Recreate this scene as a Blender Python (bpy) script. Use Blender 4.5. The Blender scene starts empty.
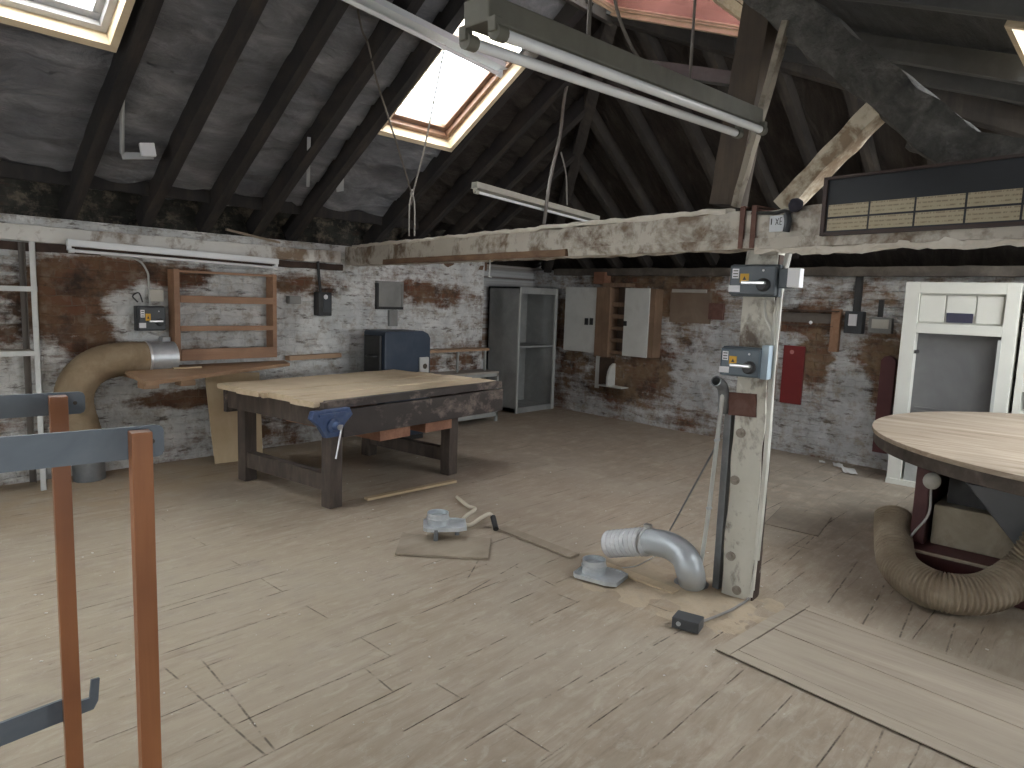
import bpy, bmesh, math, random
import numpy as np
from mathutils import Vector, Matrix, noise
random.seed(7)
COL = bpy.context.scene.collection
SC = bpy.context.scene
# ------------------------------------------------------------------ camera model (survey of the room)
FPX = 690.0; H = 1.6
YAW, PIT, ROL = [math.radians(a) for a in (42.4, 6.96, 2.03)]
_f = np.array([math.cos(YAW)*math.cos(PIT), math.sin(YAW)*math.cos(PIT), -math.sin(PIT)])
_r = np.array([math.sin(YAW), -math.cos(YAW), 0.0]); _u = np.cross(_r, _f)
CR = math.cos(ROL)*_r + math.sin(ROL)*_u; CU = -math.sin(ROL)*_r + math.cos(ROL)*_u; CF = _f
CP = np.array([0, 0, H])
def ray(px, py): return CR*(px-512)/FPX + CU*(384-py)/FPX + CF
def PLN(px, py, P, N):
    d = ray(px, py); N = np.array(N, float); t = (N@(np.array(P, float)-CP))/(N@d)
    return Vector(CP + d*t)
def X(px, py, v): return PLN(px, py, (v, 0, 0), (1, 0, 0))
def Y(px, py, v): return PLN(px, py, (0, v, 0), (0, 1, 0))
def Z(px, py, v=0.0): return PLN(px, py, (0, 0, v), (0, 0, 1))
def DP(px, py, d): return Vector(CP + ray(px, py)*d)
# ------------------------------------------------------------------ mesh builder
class MB:
    def __init__(s): s.v = []; s.f = []
    def add(s, vs, fs):
        o = len(s.v); s.v += [Vector(v) for v in vs]; s.f += [tuple(i+o for i in f) for f in fs]; return s
    def obox(s, p, ex, ey, ez):
        p, ex, ey, ez = map(Vector, (p, ex, ey, ez))
        vs = [p, p+ex, p+ex+ey, p+ey, p+ez, p+ex+ez, p+ex+ey+ez, p+ey+ez]
        fs = [(0,3,2,1),(4,5,6,7),(0,1,5,4),(1,2,6,5),(2,3,7,6),(3,0,4,7)]
        if ex.cross(ey).dot(ez) < 0: fs = [f[::-1] for f in fs]
        return s.add(vs, fs)
    def box(s, x0, x1, y0, y1, z0, z1):
        return s.obox((x0,y0,z0), (x1-x0,0,0), (0,y1-y0,0), (0,0,z1-z0))
    def bar(s, p, q, w, h, up=(0,0,1)):
        p, q, up = Vector(p), Vector(q), Vector(up); d = (q-p); n = d.normalized()
        sx = n.cross(up).normalized(); uy = sx.cross(n).normalized()
        return s.obox(p - sx*w/2 - uy*h/2, sx*w, uy*h, d)
    def rough(s, p, q, w, h, up=(0,0,1), n=24, m=3, amp=.012, sc=6.0, seed=0):
        """a hewn bar: many rings whose skin is pushed about by noise"""
        p, q, up = Vector(p), Vector(q), Vector(up); d = q-p; dn = d.normalized()
        sx = dn.cross(up).normalized(); uy = sx.cross(dn).normalized()
        prof = []
        for a, b in (((-1,-1),(1,-1)), ((1,-1),(1,1)), ((1,1),(-1,1)), ((-1,1),(-1,-1))):
            for k in range(m):
                t = k/m; prof.append((a[0]+(b[0]-a[0])*t, a[1]+(b[1]-a[1])*t))
        K = len(prof); vs = []; fs = []
        for i in range(n+1):
            c = p + d*(i/n)
            for (a, b) in prof:
                r = 1.0 if abs(a)+abs(b) < 1.9 else .93
                v = c + sx*a*r*w/2 + uy*b*r*h/2
                k = noise.noise_vector(v*sc + Vector((seed, 0, 0)))*amp
                vs.append(v + sx*k.x + uy*k.y)
        for i in range(n):
            for j in range(K):
                a = i*K+j; b = i*K+(j+1) % K
                fs.append((a, b, b+K, a+K))
        fs.append(tuple(range(K))[::-1]); fs.append(tuple(n*K+j for j in range(K)))
        return s.add(vs, fs)
    def tube(s, pts, r, seg=10, sub=6, caps=True):
        pts = [Vector(p) for p in pts]
        if sub > 1 and len(pts) > 2:
            P = [pts[0]*2-pts[1]] + pts + [pts[-1]*2-pts[-2]]; out = []
            for i in range(1, len(P)-2):
                for k in range(sub):
                    t = k/sub; a, b, c, d = P[i-1], P[i], P[i+1], P[i+2]
                    out.append(0.5*((2*b)+(c-a)*t+(2*a-5*b+4*c-d)*t*t+(3*b-a-3*c+d)*t**3))
            out.append(pts[-1]); pts = out
        n = len(pts); vs = []; fs = []; prev = None
        for i, p in enumerate(pts):
            t = (pts[min(i+1, n-1)] - pts[max(i-1, 0)]).normalized()
            if prev is None:
                a = Vector((0,0,1)) if abs(t.z) < .9 else Vector((1,0,0)); nx = t.cross(a).normalized()
            else: nx = (prev - t*prev.dot(t)).normalized()
            prev = nx; ny = t.cross(nx); rr = r(i/(n-1), i) if callable(r) else r
            for k in range(seg):
                a = 2*math.pi*k/seg; vs.append(p + nx*math.cos(a)*rr + ny*math.sin(a)*rr)
        for i in range(n-1):
            for k in range(seg):
                a = i*seg+k; b = i*seg+(k+1) % seg; fs.append((a, b, b+seg, a+seg))
        if caps: fs.append(tuple(range(seg))[::-1]); fs.append(tuple((n-1)*seg+k for k in range(seg)))
        return s.add(vs, fs)
    def cyl(s, p, q, r, seg=16): return s.tube([p, q], r, seg, 1)
    def pipe(s, pts, r, th, seg=20, sub=6):
        """open hollow tube"""
        a = MB().tube(pts, r, seg, sub, caps=False); b = MB().tube(pts, (lambda t, i: (r(t, i) if callable(r) else r)-th), seg, sub, caps=False)
        n = len(a.v); s.add(a.v, a.f); s.add(b.v, [f[::-1] for f in b.f]); o = len(s.v)-2*n
        for e in (0, n-seg):
            for k in range(seg):
                i, j = o+e+k, o+e+(k+1) % seg
                q = (i, j, j+n, i+n); s.f.append(q[::-1] if e == 0 else q)
        return s
    def lathe(s, prof, c, seg=24, ax=None):
        c = Vector(c); ax = Vector(ax or (0,0,1)).normalized()
        a = Vector((1,0,0)) if abs(ax.x) < .8 else Vector((0,1,0)); e1 = (a-ax*a.dot(ax)).normalized(); e2 = ax.cross(e1)
        n = len(prof); vs = []; fs = []
        for (r, z) in prof:
            for k in range(seg):
                t = 2*math.pi*k/seg; vs.append(c + ax*z + (e1*math.cos(t)+e2*math.sin(t))*r)
        for i in range(n-1):
            for k in range(seg):
                p, q = i*seg+k, i*seg+(k+1) % seg; fs.append((p, q, q+seg, p+seg))
        fs.append(tuple(range(seg))[::-1]); fs.append(tuple((n-1)*seg+k for k in range(seg)))
        return s.add(vs, fs)
    def prism(s, poly, dv):
        dv = Vector(dv); n = len(poly); P = [Vector(p) for p in poly]
        nrm = (P[1]-P[0]).cross(P[2]-P[1])
        vs = P + [p+dv for p in P]; b = tuple(range(n)); t = tuple(range(n, 2*n))
        fs = [b[::-1], t] + [(i, (i+1) % n, (i+1) % n+n, i+n) for i in range(n)]
        if nrm.dot(dv) < 0: fs = [f[::-1] for f in fs]
        return s.add(vs, fs)
    def build(s, name, mat, parent=None, bevel=0, smooth=False, loc=None):
        if loc is None:
            if parent is not None: loc = parent.matrix_world.translation.copy()
            else:
                lo = [min(v[i] for v in s.v) for i in range(3)]; hi = [max(v[i] for v in s.v) for i in range(3)]
                loc = Vector(((lo[0]+hi[0])/2, (lo[1]+hi[1])/2, lo[2]))
        loc = Vector(loc)
        me = bpy.data.meshes.new(name); me.from_pydata([v-loc for v in s.v], [], s.f)
        if bevel or True:
            bm = bmesh.new(); bm.from_mesh(me)
            bmesh.ops.recalc_face_normals(bm, faces=bm.faces)
            if bevel:
                es = [e for e in bm.edges if len(e.link_faces) == 2 and e.calc_face_angle(0) > .6]
                bmesh.ops.bevel(bm, geom=es, offset=bevel, segments=2, affect='EDGES', profile=.6, clamp_overlap=True)
            bm.to_mesh(me); bm.free()
        me.materials.append(mat)
        if smooth:
            for p in me.polygons: p.use_smooth = True
            try: me.set_sharp_from_angle(angle=math.radians(40))
            except Exception: pass
        o = bpy.data.objects.new(name, me); COL.objects.link(o)
        if parent is None: o.location = loc
        else:
            o.parent = parent; o.location = loc - parent.matrix_world.translation
            o["_w"] = list(loc)
        o.matrix_world = Matrix.Translation(loc) if parent is None else o.matrix_world
        if parent is not None: o.matrix_local = Matrix.Translation(loc-Vector(WL[parent.name]))
        WL[o.name] = tuple(loc)
        if "_w" in o: del o["_w"]
        return o
WL = {}
def tag(o, label, cat, group=None, kind=None):
    o["label"] = label; o["category"] = cat
    if group: o["group"] = group
    if kind: o["kind"] = kind
    return o
def thing(name, label, cat, loc, group=None):
    o = bpy.data.objects.new(name, None); COL.objects.link(o); o.location = loc; o.empty_display_size = .1
    o.matrix_world = Matrix.Translation(Vector(loc)); WL[o.name] = tuple(loc)
    return tag(o, label, cat, group)
def struct(o): o["kind"] = "structure"; return o
# ------------------------------------------------------------------ materials
def new_mat(name):
    m = bpy.data.materials.new(name); m.use_nodes = True; nt = m.node_tree; nt.nodes.clear()
    out = nt.nodes.new("ShaderNodeOutputMaterial"); b = nt.nodes.new("ShaderNodeBsdfPrincipled"); nt.links.new(b.outputs[0], out.inputs[0])
    return m, nt, b
class G:
    def __init__(s, nt): s.nt = nt
    def n(s, t, **k):
        o = s.nt.nodes.new(t)
        for a, b in k.items(): setattr(o, a, b)
        return o
    def l(s, a, b): s.nt.links.new(a, b)
    def coord(s, world=True, scale=(1,1,1), loc=(0,0,0), swz=None):
        if world: v = s.n("ShaderNodeNewGeometry").outputs["Position"]
        else: v = s.n("ShaderNodeTexCoord").outputs["Object"]
        if swz:
            sp = s.n("ShaderNodeSeparateXYZ"); s.l(v, sp.inputs[0]); cb = s.n("ShaderNodeCombineXYZ")
            for i, a in enumerate(swz):
                if a in "XYZ": s.l(sp.outputs[a], cb.inputs[i])
            v = cb.outputs[0]
        mp = s.n("ShaderNodeMapping"); mp.inputs["Scale"].default_value = scale; mp.inputs["Location"].default_value = loc
        s.l(v, mp.inputs[0]); return mp.outputs[0]
    def noise(s, v, sc, det=5, rough=.6, dist=0.0):
        o = s.n("ShaderNodeTexNoise"); s.l(v, o.inputs["Vector"]); o.inputs["Scale"].default_value = sc
        o.inputs["Detail"].default_value = det; o.inputs["Roughness"].default_value = rough; o.inputs["Distortion"].default_value = dist
        return o.outputs["Fac"]
    def ramp(s, f, stops):
        o = s.n("ShaderNodeValToRGB"); s.l(f, o.inputs[0]); e = o.color_ramp.elements
        while len(e) < len(stops): e.new(.5)
        for i, (p, c) in enumerate(stops):
            e[i].position = p; e[i].color = (c, c, c, 1) if not hasattr(c, "__len__") else (*c, 1)
        return o.outputs[0]
    def step(s, f, a, b, c=0.0, d=1.0):
        o = s.n("ShaderNodeMapRange"); o.clamp = True; s.l(f, o.inputs[0])
        for i, x in enumerate((a, b, c, d)): o.inputs[i+1].default_value = x
        return o.outputs[0]
    def math(s, op, a, b=None, c=None):
        o = s.n("ShaderNodeMath", operation=op)
        for i, x in enumerate((a, b, c)):
            if x is None: continue
            if isinstance(x, (int, float)): o.inputs[i].default_value = x
            else: s.l(x, o.inputs[i])
        return o.outputs[0]
    def mix(s, f, a, b, mode="MIX"):
        o = s.n("ShaderNodeMixRGB", blend_type=mode)
        for i, x in enumerate((f, a, b)):
            if isinstance(x, (int, float)): o.inputs[i].default_value = x if i == 0 else (x, x, x, 1)
            elif isinstance(x, tuple): o.inputs[i].default_value = (*x, 1)
            else: s.l(x, o.inputs[i])
        return o.outputs[0]
    def bump(s, h, st, dist=.01, b=None):
        o = s.n("ShaderNodeBump"); o.inputs["Strength"].default_value = st; o.inputs["Distance"].default_value = dist; s.l(h, o.inputs["Height"])
        return o.outputs[0]
    def blob(s, v, c, r):
        a = s.n("ShaderNodeVectorMath", operation="SUBTRACT"); s.l(v, a.inputs[0]); a.inputs[1].default_value = c
        d = s.n("ShaderNodeVectorMath", operation="DIVIDE"); s.l(a.outputs[0], d.inputs[0]); d.inputs[1].default_value = r
        e = s.n("ShaderNodeVectorMath", operation="LENGTH"); s.l(d.outputs[0], e.inputs[0])
        return s.step(e.outputs["Value"], .55, 1.25, 1, 0)
def srgb(r, g, b):
    f = lambda c: (c/255/12.92 if c <= 10 else ((c/255+.055)/1.055)**2.4)
    return (f(r), f(g), f(b))
MC = {}
def simple(name, c1, c2=None, c3=None, scale=3, stretch=(1,1,1), rough=.6, metal=0, bump=.1, bd=.004, fine=40, world=True, spec=.5, trans=None, det=6):
    """two or three tones of one substance, mottled by noise"""
    m, nt, b = new_mat(name); g = G(nt); c2 = c2 or c1
    v = g.coord(world, stretch); f = g.noise(v, scale, det, .65, .4)
    st = [(.3, c1), (.7, c2)] if c3 is None else [(.28, c1), (.5, c2), (.72, c3)]
    col = g.ramp(f, st); g.l(col, b.inputs["Base Color"])
    b.inputs["Roughness"].default_value = rough; b.inputs["Metallic"].default_value = metal
    b.inputs["Specular IOR Level"].default_value = spec
    if bump: g.l(g.bump(g.noise(v, fine, 4, .6), bump, bd), b.inputs["Normal"])
    return m
def worn(name, paint, paint2, under, under2, thr=.5, soft=.06, scale=3.0, stretch=(1,1,1), rough=.75, bump=.5, fleck=14, metal_under=0):
    """old paint or limewash flaking off what is under it"""
    m, nt, b = new_mat(name); g = G(nt); v = g.coord(True, stretch)
    a = g.noise(v, scale, 8, .68, .5); c = g.noise(v, fleck, 5, .6)
    mk = g.math("ADD", g.math("MULTIPLY", a, .72), g.math("MULTIPLY", c, .28)); mk = g.step(mk, thr-soft, thr+soft)
    p = g.mix(g.noise(v, scale*1.7, 5, .6), paint, paint2); u = g.mix(g.noise(v, scale*2.3, 6, .7), under, under2)
    g.l(g.mix(mk, p, u), b.inputs["Base Color"]); b.inputs["Roughness"].default_value = rough
    h = g.math("ADD", g.math("MULTIPLY", mk, -1.0), g.math("MULTIPLY", g.noise(v, 30, 5, .7), .8))
    g.l(g.bump(h, bump, .008), b.inputs["Normal"]); return m
def wood(name, c1, c2, axis="x", scale=3, rough=.65, bump=.25, contrast=(.3,.7), c3=None):
    st = {"x": (.12,1.6,1.6), "y": (1.6,.12,1.6), "z": (1.6,1.6,.12)}[axis]
    m, nt, b = new_mat(name); g = G(nt); v = g.coord(True, st)
    f = g.noise(v, scale*4, 8, .7, .8); big = g.noise(g.coord(True), 2.2, 4, .6)
    col = g.ramp(f, [(contrast[0], c1), (contrast[1], c2)])
    col = g.mix(g.step(big, .42, .72, 0, .8), col, c3 or tuple(x*.6 for x in c1))
    g.l(col, b.inputs["Base Color"]); b.inputs["Roughness"].default_value = rough
    g.l(g.bump(g.noise(v, scale*14, 4, .7), bump, .003), b.inputs["Normal"]); return m
def brick_wall(name, swz, blobs, loc=(0,0,0), paint=(.82,.82,.80), paint2=(.56,.57,.56), thr=.575, tan=(.20,.12,.07)):
    m, nt, b = new_mat(name); g = G(nt); v = g.coord(True, (1,1,1), loc, swz)
    wob = g.n("ShaderNodeTexNoise"); g.l(v, wob.inputs["Vector"]); wob.inputs["Scale"].default_value = 5; wob.inputs["Detail"].default_value = 3
    a = g.n("ShaderNodeVectorMath", operation="MULTIPLY_ADD"); g.l(wob.outputs["Color"], a.inputs[0]); a.inputs[1].default_value = (.09,.075,0); g.l(v, a.inputs[2])
    br = g.n("ShaderNodeTexBrick"); g.l(a.outputs[0], br.inputs["Vector"])
    for k, x in (("Scale", 1.0), ("Mortar Size", .010), ("Mortar Smooth", 1.0), ("Bias", 0.0), ("Brick Width", .225), ("Row Height", .077)): br.inputs[k].default_value = x
    br.inputs["Color1"].default_value = (.19,.075,.045,1); br.inputs["Color2"].default_value = (.10,.055,.04,1); br.inputs["Mortar"].default_value = (.17,.13,.10,1)
    mort = br.outputs["Fac"]
    n1 = g.noise(v, 1.3, 9, .66, .5); n2 = g.noise(a.outputs[0], 7, 8, .78); n3 = g.noise(g.coord(True, (2.2, 13, 1), loc, swz), 1, 5, .65, .3)
    mask = g.math("ADD", g.math("ADD", g.math("MULTIPLY", n1, .42), g.math("MULTIPLY", n2, .30)), g.math("MULTIPLY", n3, .28))
    for c, r, st in blobs:
        mask = g.math("MULTIPLY_ADD", g.blob(v, (*c, 0), (*r, 1)), st, mask)
    loss = g.step(mask, thr-.05, thr+.05)
    dirt = g.noise(v, 3.1, 7, .68, .6)
    pc = g.mix(g.step(dirt, .38, .66), paint, paint2)
    pc = g.mix(g.math("MULTIPLY", g.step(g.noise(v, 6, 7, .74), .50, .64), .7), pc, (.33,.27,.20))
    pc = g.mix(g.math("MULTIPLY", g.step(g.noise(g.coord(True, (3,10,1), loc, swz), 1.6, 5, .7), .56, .66), .85), pc, (.13,.105,.085))
    pc = g.mix(g.math("MULTIPLY", g.math("MULTIPLY", mort, g.step(dirt, .46, .66)), .25), pc, tuple(x*.45 for x in paint2))
    bc = g.mix(g.step(g.noise(v, 2.4, 6, .65), .35, .60), br.outputs["Color"], tan)
    bc = g.mix(g.step(g.noise(v, 11, 5, .6), .5, .75, 0, .7), bc, (.30,.25,.2))
    bc = g.mix(g.step(g.noise(v, 4, 5, .65), .50, .66, 0, .85), bc, (.045,.035,.03))
    g.l(g.mix(loss, pc, bc), b.inputs["Base Color"]); b.inputs["Roughness"].default_value = .85; b.inputs["Specular IOR Level"].default_value = .25
    h = g.math("SUBTRACT", g.math("MULTIPLY", n2, 1.3), g.math("ADD", g.math("MULTIPLY", mort, .22), g.math("MULTIPLY", loss, .45)))
    g.l(g.bump(h, 1.0, .03), b.inputs["Normal"]); return m
# ------------------------------------------------------------------ planes of the roof
T1, T2, T3 = math.tan(math.radians(33)), math.tan(math.radians(20)), math.tan(math.radians(34))
LD = 2.15 + T1*6.6; PD = 3.3 - T2*1.65; HD = 2.05 + T3*8.1
zL = lambda x, y: LD - T1*y
zP = lambda x, y: PD + T2*y
zH = lambda x, y: HD - T3*x
RY = (LD-PD)/(T1+T2); RZ = zL(0, RY); AX = (HD-RZ)/T3            # ridge and hip apex
BW0 = Vector((8.16, 6.6, 0)); BWD = Vector((-.41, -4.7, 0)).normalized(); BWN = Vector((BWD.y, -BWD.x, 0)); BWN = BWN if BWN.x < 0 else -BWN
def BK(px, py, off=0.0): return PLN(px, py, BW0 + BWN*off, BWN)
# ------------------------------------------------------------------ floor
FLOOR_GAPS = [((165,667),(272,758)), ((203,660),(274,746)), ((158,612),(228,592)), ((500,527),(680,598)), ((515,566),(556,586)), ((450,603),(520,562)), ((590,682),(682,628)), ((832,520),(772,574)),
    ((884,730),(866,768)), ((858,560),(828,602)), ((884,584),(862,626)), ((912,604),(898,642)), ((955,622),(944,660)), ((740,620),(722,604)), ((468,578),(478,560)), ((365,668),(392,690)), ((640,600),(672,612))]
def floor_mat():
    m, nt, b = new_mat("dusty_boards"); g = G(nt); v = g.coord(True)
    wob = g.n("ShaderNodeTexNoise"); g.l(v, wob.inputs["Vector"]); wob.inputs["Scale"].default_value = 1.4
    a = g.n("ShaderNodeVectorMath", operation="MULTIPLY_ADD"); g.l(wob.outputs["Color"], a.inputs[0]); a.inputs[1].default_value = (.02,.02,0); g.l(v, a.inputs[2])
    br = g.n("ShaderNodeTexBrick"); g.l(a.outputs[0], br.inputs["Vector"])
    for k, x in (("Scale", 1.0), ("Mortar Size", .004), ("Mortar Smooth", .6), ("Bias", 0.0), ("Brick Width", 2.9), ("Row Height", .235)): br.inputs[k].default_value = x
    br.offset = .37; br.inputs["Color1"].default_value = (.0,.0,.0,1); br.inputs["Color2"].default_value = (1,1,1,1); br.inputs["Mortar"].default_value = (.5,.5,.5,1)
    grain = g.noise(g.coord(True, (1.1, 14, 1)), 2.2, 9, .7, .5)
    streak = g.noise(g.coord(True, (.7, 5, 1)), 3.0, 8, .72, .8)
    big = g.noise(v, .9, 7, .62, .4); mid = g.noise(v, 4.5, 7, .68, .3); spk = g.noise(v, 38, 3, .6)
    col = g.ramp(streak, [(.30, (.255,.197,.143)), (.50, (.365,.297,.225)), (.66, (.46,.395,.315))])
    col = g.mix(g.math("MULTIPLY", br.outputs["Color"], .10), col, (.36,.29,.22))
    col = g.mix(g.step(mid, .40, .62, 0, .55), col, (.285,.225,.165))
    col = g.mix(g.step(big, .42, .64, 0, .6), col, (.41,.36,.29))
    col = g.mix(g.step(g.noise(g.coord(True, (1,2.2,1)), 7, 8, .75, .6), .52, .64, 0, .5), col, (.47,.42,.345))
    for c, r, k, cc in (((2.2,5.9,0),(2.2,.75,1),.55,(.40,.30,.19)), ((5.6,5.4,0),(2.4,1.6,1),.42,(.26,.21,.165)), ((6.4,3.6,0),(2.0,2.2,1),.36,(.27,.22,.18)),  # far blobs darken the boards: lower light there put into the colour
                        ((6.4,1.9,0),(1.9,1.0,1),.48,(.20,.18,.15)), ((3.7,3.2,0),(1.4,1.2,1),.35,(.40,.33,.26)), ((2.6,5.3,0),(.5,.35,1),.6,(.27,.225,.185)),
                        ((3.4,1.9,0),(.5,.65,1),.5,(.42,.32,.21)), ((1.2,3.6,0),(1.5,1.6,1),.4,(.50,.43,.31))):
        w = g.math("MULTIPLY", g.blob(v, c, r), g.step(mid, .30, .55)); w = g.math("MULTIPLY", w, k); col = g.mix(w, col, cc)
    col = g.mix(g.step(grain, .57, .70, 0, .6), col, (.20,.16,.12))
    col = g.mix(g.step(g.noise(g.coord(True, (1.2,7,1)), 4.5, 6, .8, .4), .65, .73, 0, .7), col, (.13,.10,.075))
    col = g.mix(g.step(spk, .70, .76, 0, .7), col, (.68,.64,.58))
    gap = g.math("MULTIPLY", br.outputs["Fac"], g.step(g.noise(v, 2.1, 6, .75), .49, .61))
    col = g.mix(g.math("MULTIPLY", gap, .9), col, (.08,.06,.045))
    for p, q in FLOOR_GAPS:                                           # single open joints and butt ends that stand out
        a_, b_2 = Z(*p), Z(*q); dv = (b_2-a_); L = dv.length; dv.normalize()
        sb = g.n("ShaderNodeVectorMath", operation="SUBTRACT"); g.l(a.outputs[0], sb.inputs[0]); sb.inputs[1].default_value = (a_.x+.01, a_.y+.01, 0)
        def dot(vec):
            d = g.n("ShaderNodeVectorMath", operation="DOT_PRODUCT"); g.l(sb.outputs[0], d.inputs[0]); d.inputs[1].default_value = vec; return d.outputs["Value"]
        al = dot((dv.x, dv.y, 0)); ac = g.math("ABSOLUTE", dot((-dv.y, dv.x, 0)))
        k = g.math("MULTIPLY", g.step(ac, .002, .006, 1, 0), g.math("MULTIPLY", g.step(al, -.02, .02), g.step(al, L-.02, L+.02, 1, 0)))
        col = g.mix(g.math("MULTIPLY", g.math("MULTIPLY", k, .75), g.step(g.noise(v, 9, 4, .7), .42, .56)), col, (.05,.038,.03))
    g.l(col, b.inputs["Base Color"])
    g.l(g.step(streak, .3, .7, .62, .85), b.inputs["Roughness"]); b.inputs["Specular IOR Level"].default_value = .35
    h = g.math("SUBTRACT", g.math("ADD", g.math("MULTIPLY", grain, .5), g.math("MULTIPLY", mid, .35)), g.math("MULTIPLY", gap, 1.5))
    g.l(g.bump(h, .8, .014), b.inputs["Normal"]); return m
M_floor = floor_mat()
def grid_mesh(us, vs, fn):
    m = MB(); nu, nv = len(us), len(vs)
    m.v = [Vector(fn(u, v)) for v in vs for u in us]
    m.f = [(j*nu+i, j*nu+i+1, (j+1)*nu+i+1, (j+1)*nu+i) for j in range(nv-1) for i in range(nu-1)]
    return m
def lin(a, b, st): n = max(1, round((b-a)/st)); return [a+(b-a)*i/n for i in range(n+1)]
mf = grid_mesh(lin(-4.2, 8.7, .12), lin(-2.5, 7.4, .12), lambda x, y: (x, y, min(0, .006*noise.noise(Vector((x*.8, y*1.7, 3)))-.004)))
mf.box(-4.2, 8.7, -2.5, 7.4, -.2, -.03)
struct(mf.build("floor", M_floor, loc=(0,0,0)))
# ------------------------------------------------------------------ walls
def bl(px, py, rx, ry, st, fn, ax): p = fn(px, py); return ((p[ax], p.z), (rx, ry), st)
lw = lambda px, py: Y(px, py, 6.55)
M_lw = brick_wall("limewashed_brick_long", "XZ0", [bl(72, 285, .42, .33, .17, lw, 0), bl(84, 335, .30, .25, .13, lw, 0), bl(150, 275, .9, .12, .12, lw, 0), bl(310, 285, .45, .13, .15, lw, 0),
    bl(430, 295, .75, .17, .13, lw, 0), bl(200, 398, .65, .10, .17, lw, 0), bl(10, 320, .3, .3, .10, lw, 0), bl(30, 420, .4, .2, .08, lw, 0), bl(450, 360, .8, .25, .10, lw, 0), bl(270, 420, .4, .4, .10, lw, 0), bl(180, 440, .8, .12, .06, lw, 0),
    bl(230, 310, .35, .35, -.09, lw, 0), bl(350, 330, .35, .35, -.08, lw, 0), bl(160, 430, .5, .25, -.05, lw, 0), bl(140, 310, .3, .25, -.05, lw, 0)])
bk = lambda px, py: BK(px, py)
M_bw = brick_wall("limewashed_brick_end", "YZ0", [bl(690, 300, .5, .28, .16, bk, 1), bl(650, 370, .35, .5, .11, bk, 1), bl(610, 380, .6, .5, .10, bk, 1), bl(815, 355, .20, .35, .12, bk, 1), bl(880, 370, .35, .5, .13, bk, 1),
    bl(800, 320, .6, .14, .15, bk, 1), bl(570, 340, .4, .6, .08, bk, 1), bl(640, 280, 1.2, .10, .10, bk, 1), bl(850, 390, .25, .3, -.10, bk, 1), bl(700, 380, .4, .35, -.09, bk, 1), bl(590, 405, .5, .2, -.08, bk, 1), bl(830, 430, .8, .3, -.05, bk, 1)],
    paint=(.66,.67,.67), paint2=(.43,.44,.44), thr=.535, tan=(.24,.165,.10))
def wob(v, a=.016, s=2.3): return a*noise.fractal(v*s, .8, 2.0, 3)
def lwf(x, z): return (x, 6.55 + wob(Vector((x, 0, z))), z)
m = grid_mesh(lin(-4.2, 6.55, .08), lin(-.02, 2.12, .08), lwf); m.box(-4.2, 6.55, 6.585, 7.45, -.05, 1.95); struct(m.build("wall_left", M_lw, loc=(0,0,0)))
M_raw = brick_wall("shade_dark_brick_eaves", "XZ0", [], paint=(.075,.072,.06), paint2=(.025,.025,.023), thr=.60, tan=(.03,.022,.017))  # darkness of the deep eaves void put into the brick colour
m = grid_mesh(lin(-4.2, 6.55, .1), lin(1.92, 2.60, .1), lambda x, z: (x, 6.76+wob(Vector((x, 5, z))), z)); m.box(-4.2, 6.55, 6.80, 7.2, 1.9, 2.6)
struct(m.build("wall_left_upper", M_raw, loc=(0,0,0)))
# recess that the locker stands in
m = MB(); m.box(6.5, 8.4, 7.12, 7.4, -.05, 2.1); struct(m.build("wall_recess", M_bw, loc=(0,0,0)))
def bwf(t, z): p = BW0 + BWD*t + BWN*wob(Vector((t, 9, z))); return (p.x, p.y, z)
m = grid_mesh(lin(-.62, 9.2, .08), lin(-.02, 2.06, .08), bwf)
p0 = BW0 + BWD*-.7 - BWN*.04; m.obox((p0.x, p0.y, -.05), -BWN*1.3, BWD*9.9, (0,0,2.1)); struct(m.build("wall_back", M_bw, loc=(0,0,0)))
M_plain = simple("plain_limewash", (.55,.55,.53), (.42,.42,.40), scale=2)
# walls behind the viewer: unseen windows in both
def win_wall(name, ax, pos, a0, a1, z1, wins, th=.3):
    m = MB(); cuts = sorted(wins); z0w, z1w = .85, 1.78 if ax == "y" else 2.1
    def bx(u0, u1, za, zb):
        if ax == "y": m.box(u0, u1, pos-th, pos, za, zb)
        else: m.box(pos-th, pos, u0, u1, za, zb)
    bx(a0, a1, -.05, z0w); bx(a0, a1, z1w, z1); c = a0
    for (u, w) in cuts: bx(c, u, z0w, z1w); c = w
    bx(c, a1, z0w, z1w); struct(m.build(name, M_plain, loc=(0,0,0)))
    return z0w, z1w
WR = [(-1.6, -.2), (3.6, 5.0), (5.6, 7.0)]; WB = [(2.0, 3.4)]  # far right-wall pair is out of view, added to light the far end
zr = win_wall("wall_right", "y", -2.2, -4.2, 8.7, 2.4, WR)
zb_ = win_wall("wall_rear", "x", -4.0, -2.5, 7.4, 4.4, WB)
def glass_mat(name, tint=(1,1,1)):
    m = bpy.data.materials.new(name); m.use_nodes = True; nt = m.node_tree; nt.nodes.clear(); g = G(nt)
    o = g.n("ShaderNodeOutputMaterial"); t = g.n("ShaderNodeBsdfTransparent"); t.inputs[0].default_value = (*tint, 1)
    gl = g.n("ShaderNodeBsdfGlossy"); gl.inputs["Roughness"].default_value = .05; mx = g.n("ShaderNodeMixShader"); mx.inputs[0].default_value = .05
    g.l(t.outputs[0], mx.inputs[1]); g.l(gl.outputs[0], mx.inputs[2]); g.l(mx.outputs[0], o.inputs[0]); return m
M_glass = glass_mat("window_glass"); M_pink = glass_mat("pink_film_glass", (.31,.225,.243))
M_winfr = simple("white_window_paint", (.7,.7,.68), (.6,.6,.58))
PORT = []
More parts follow.
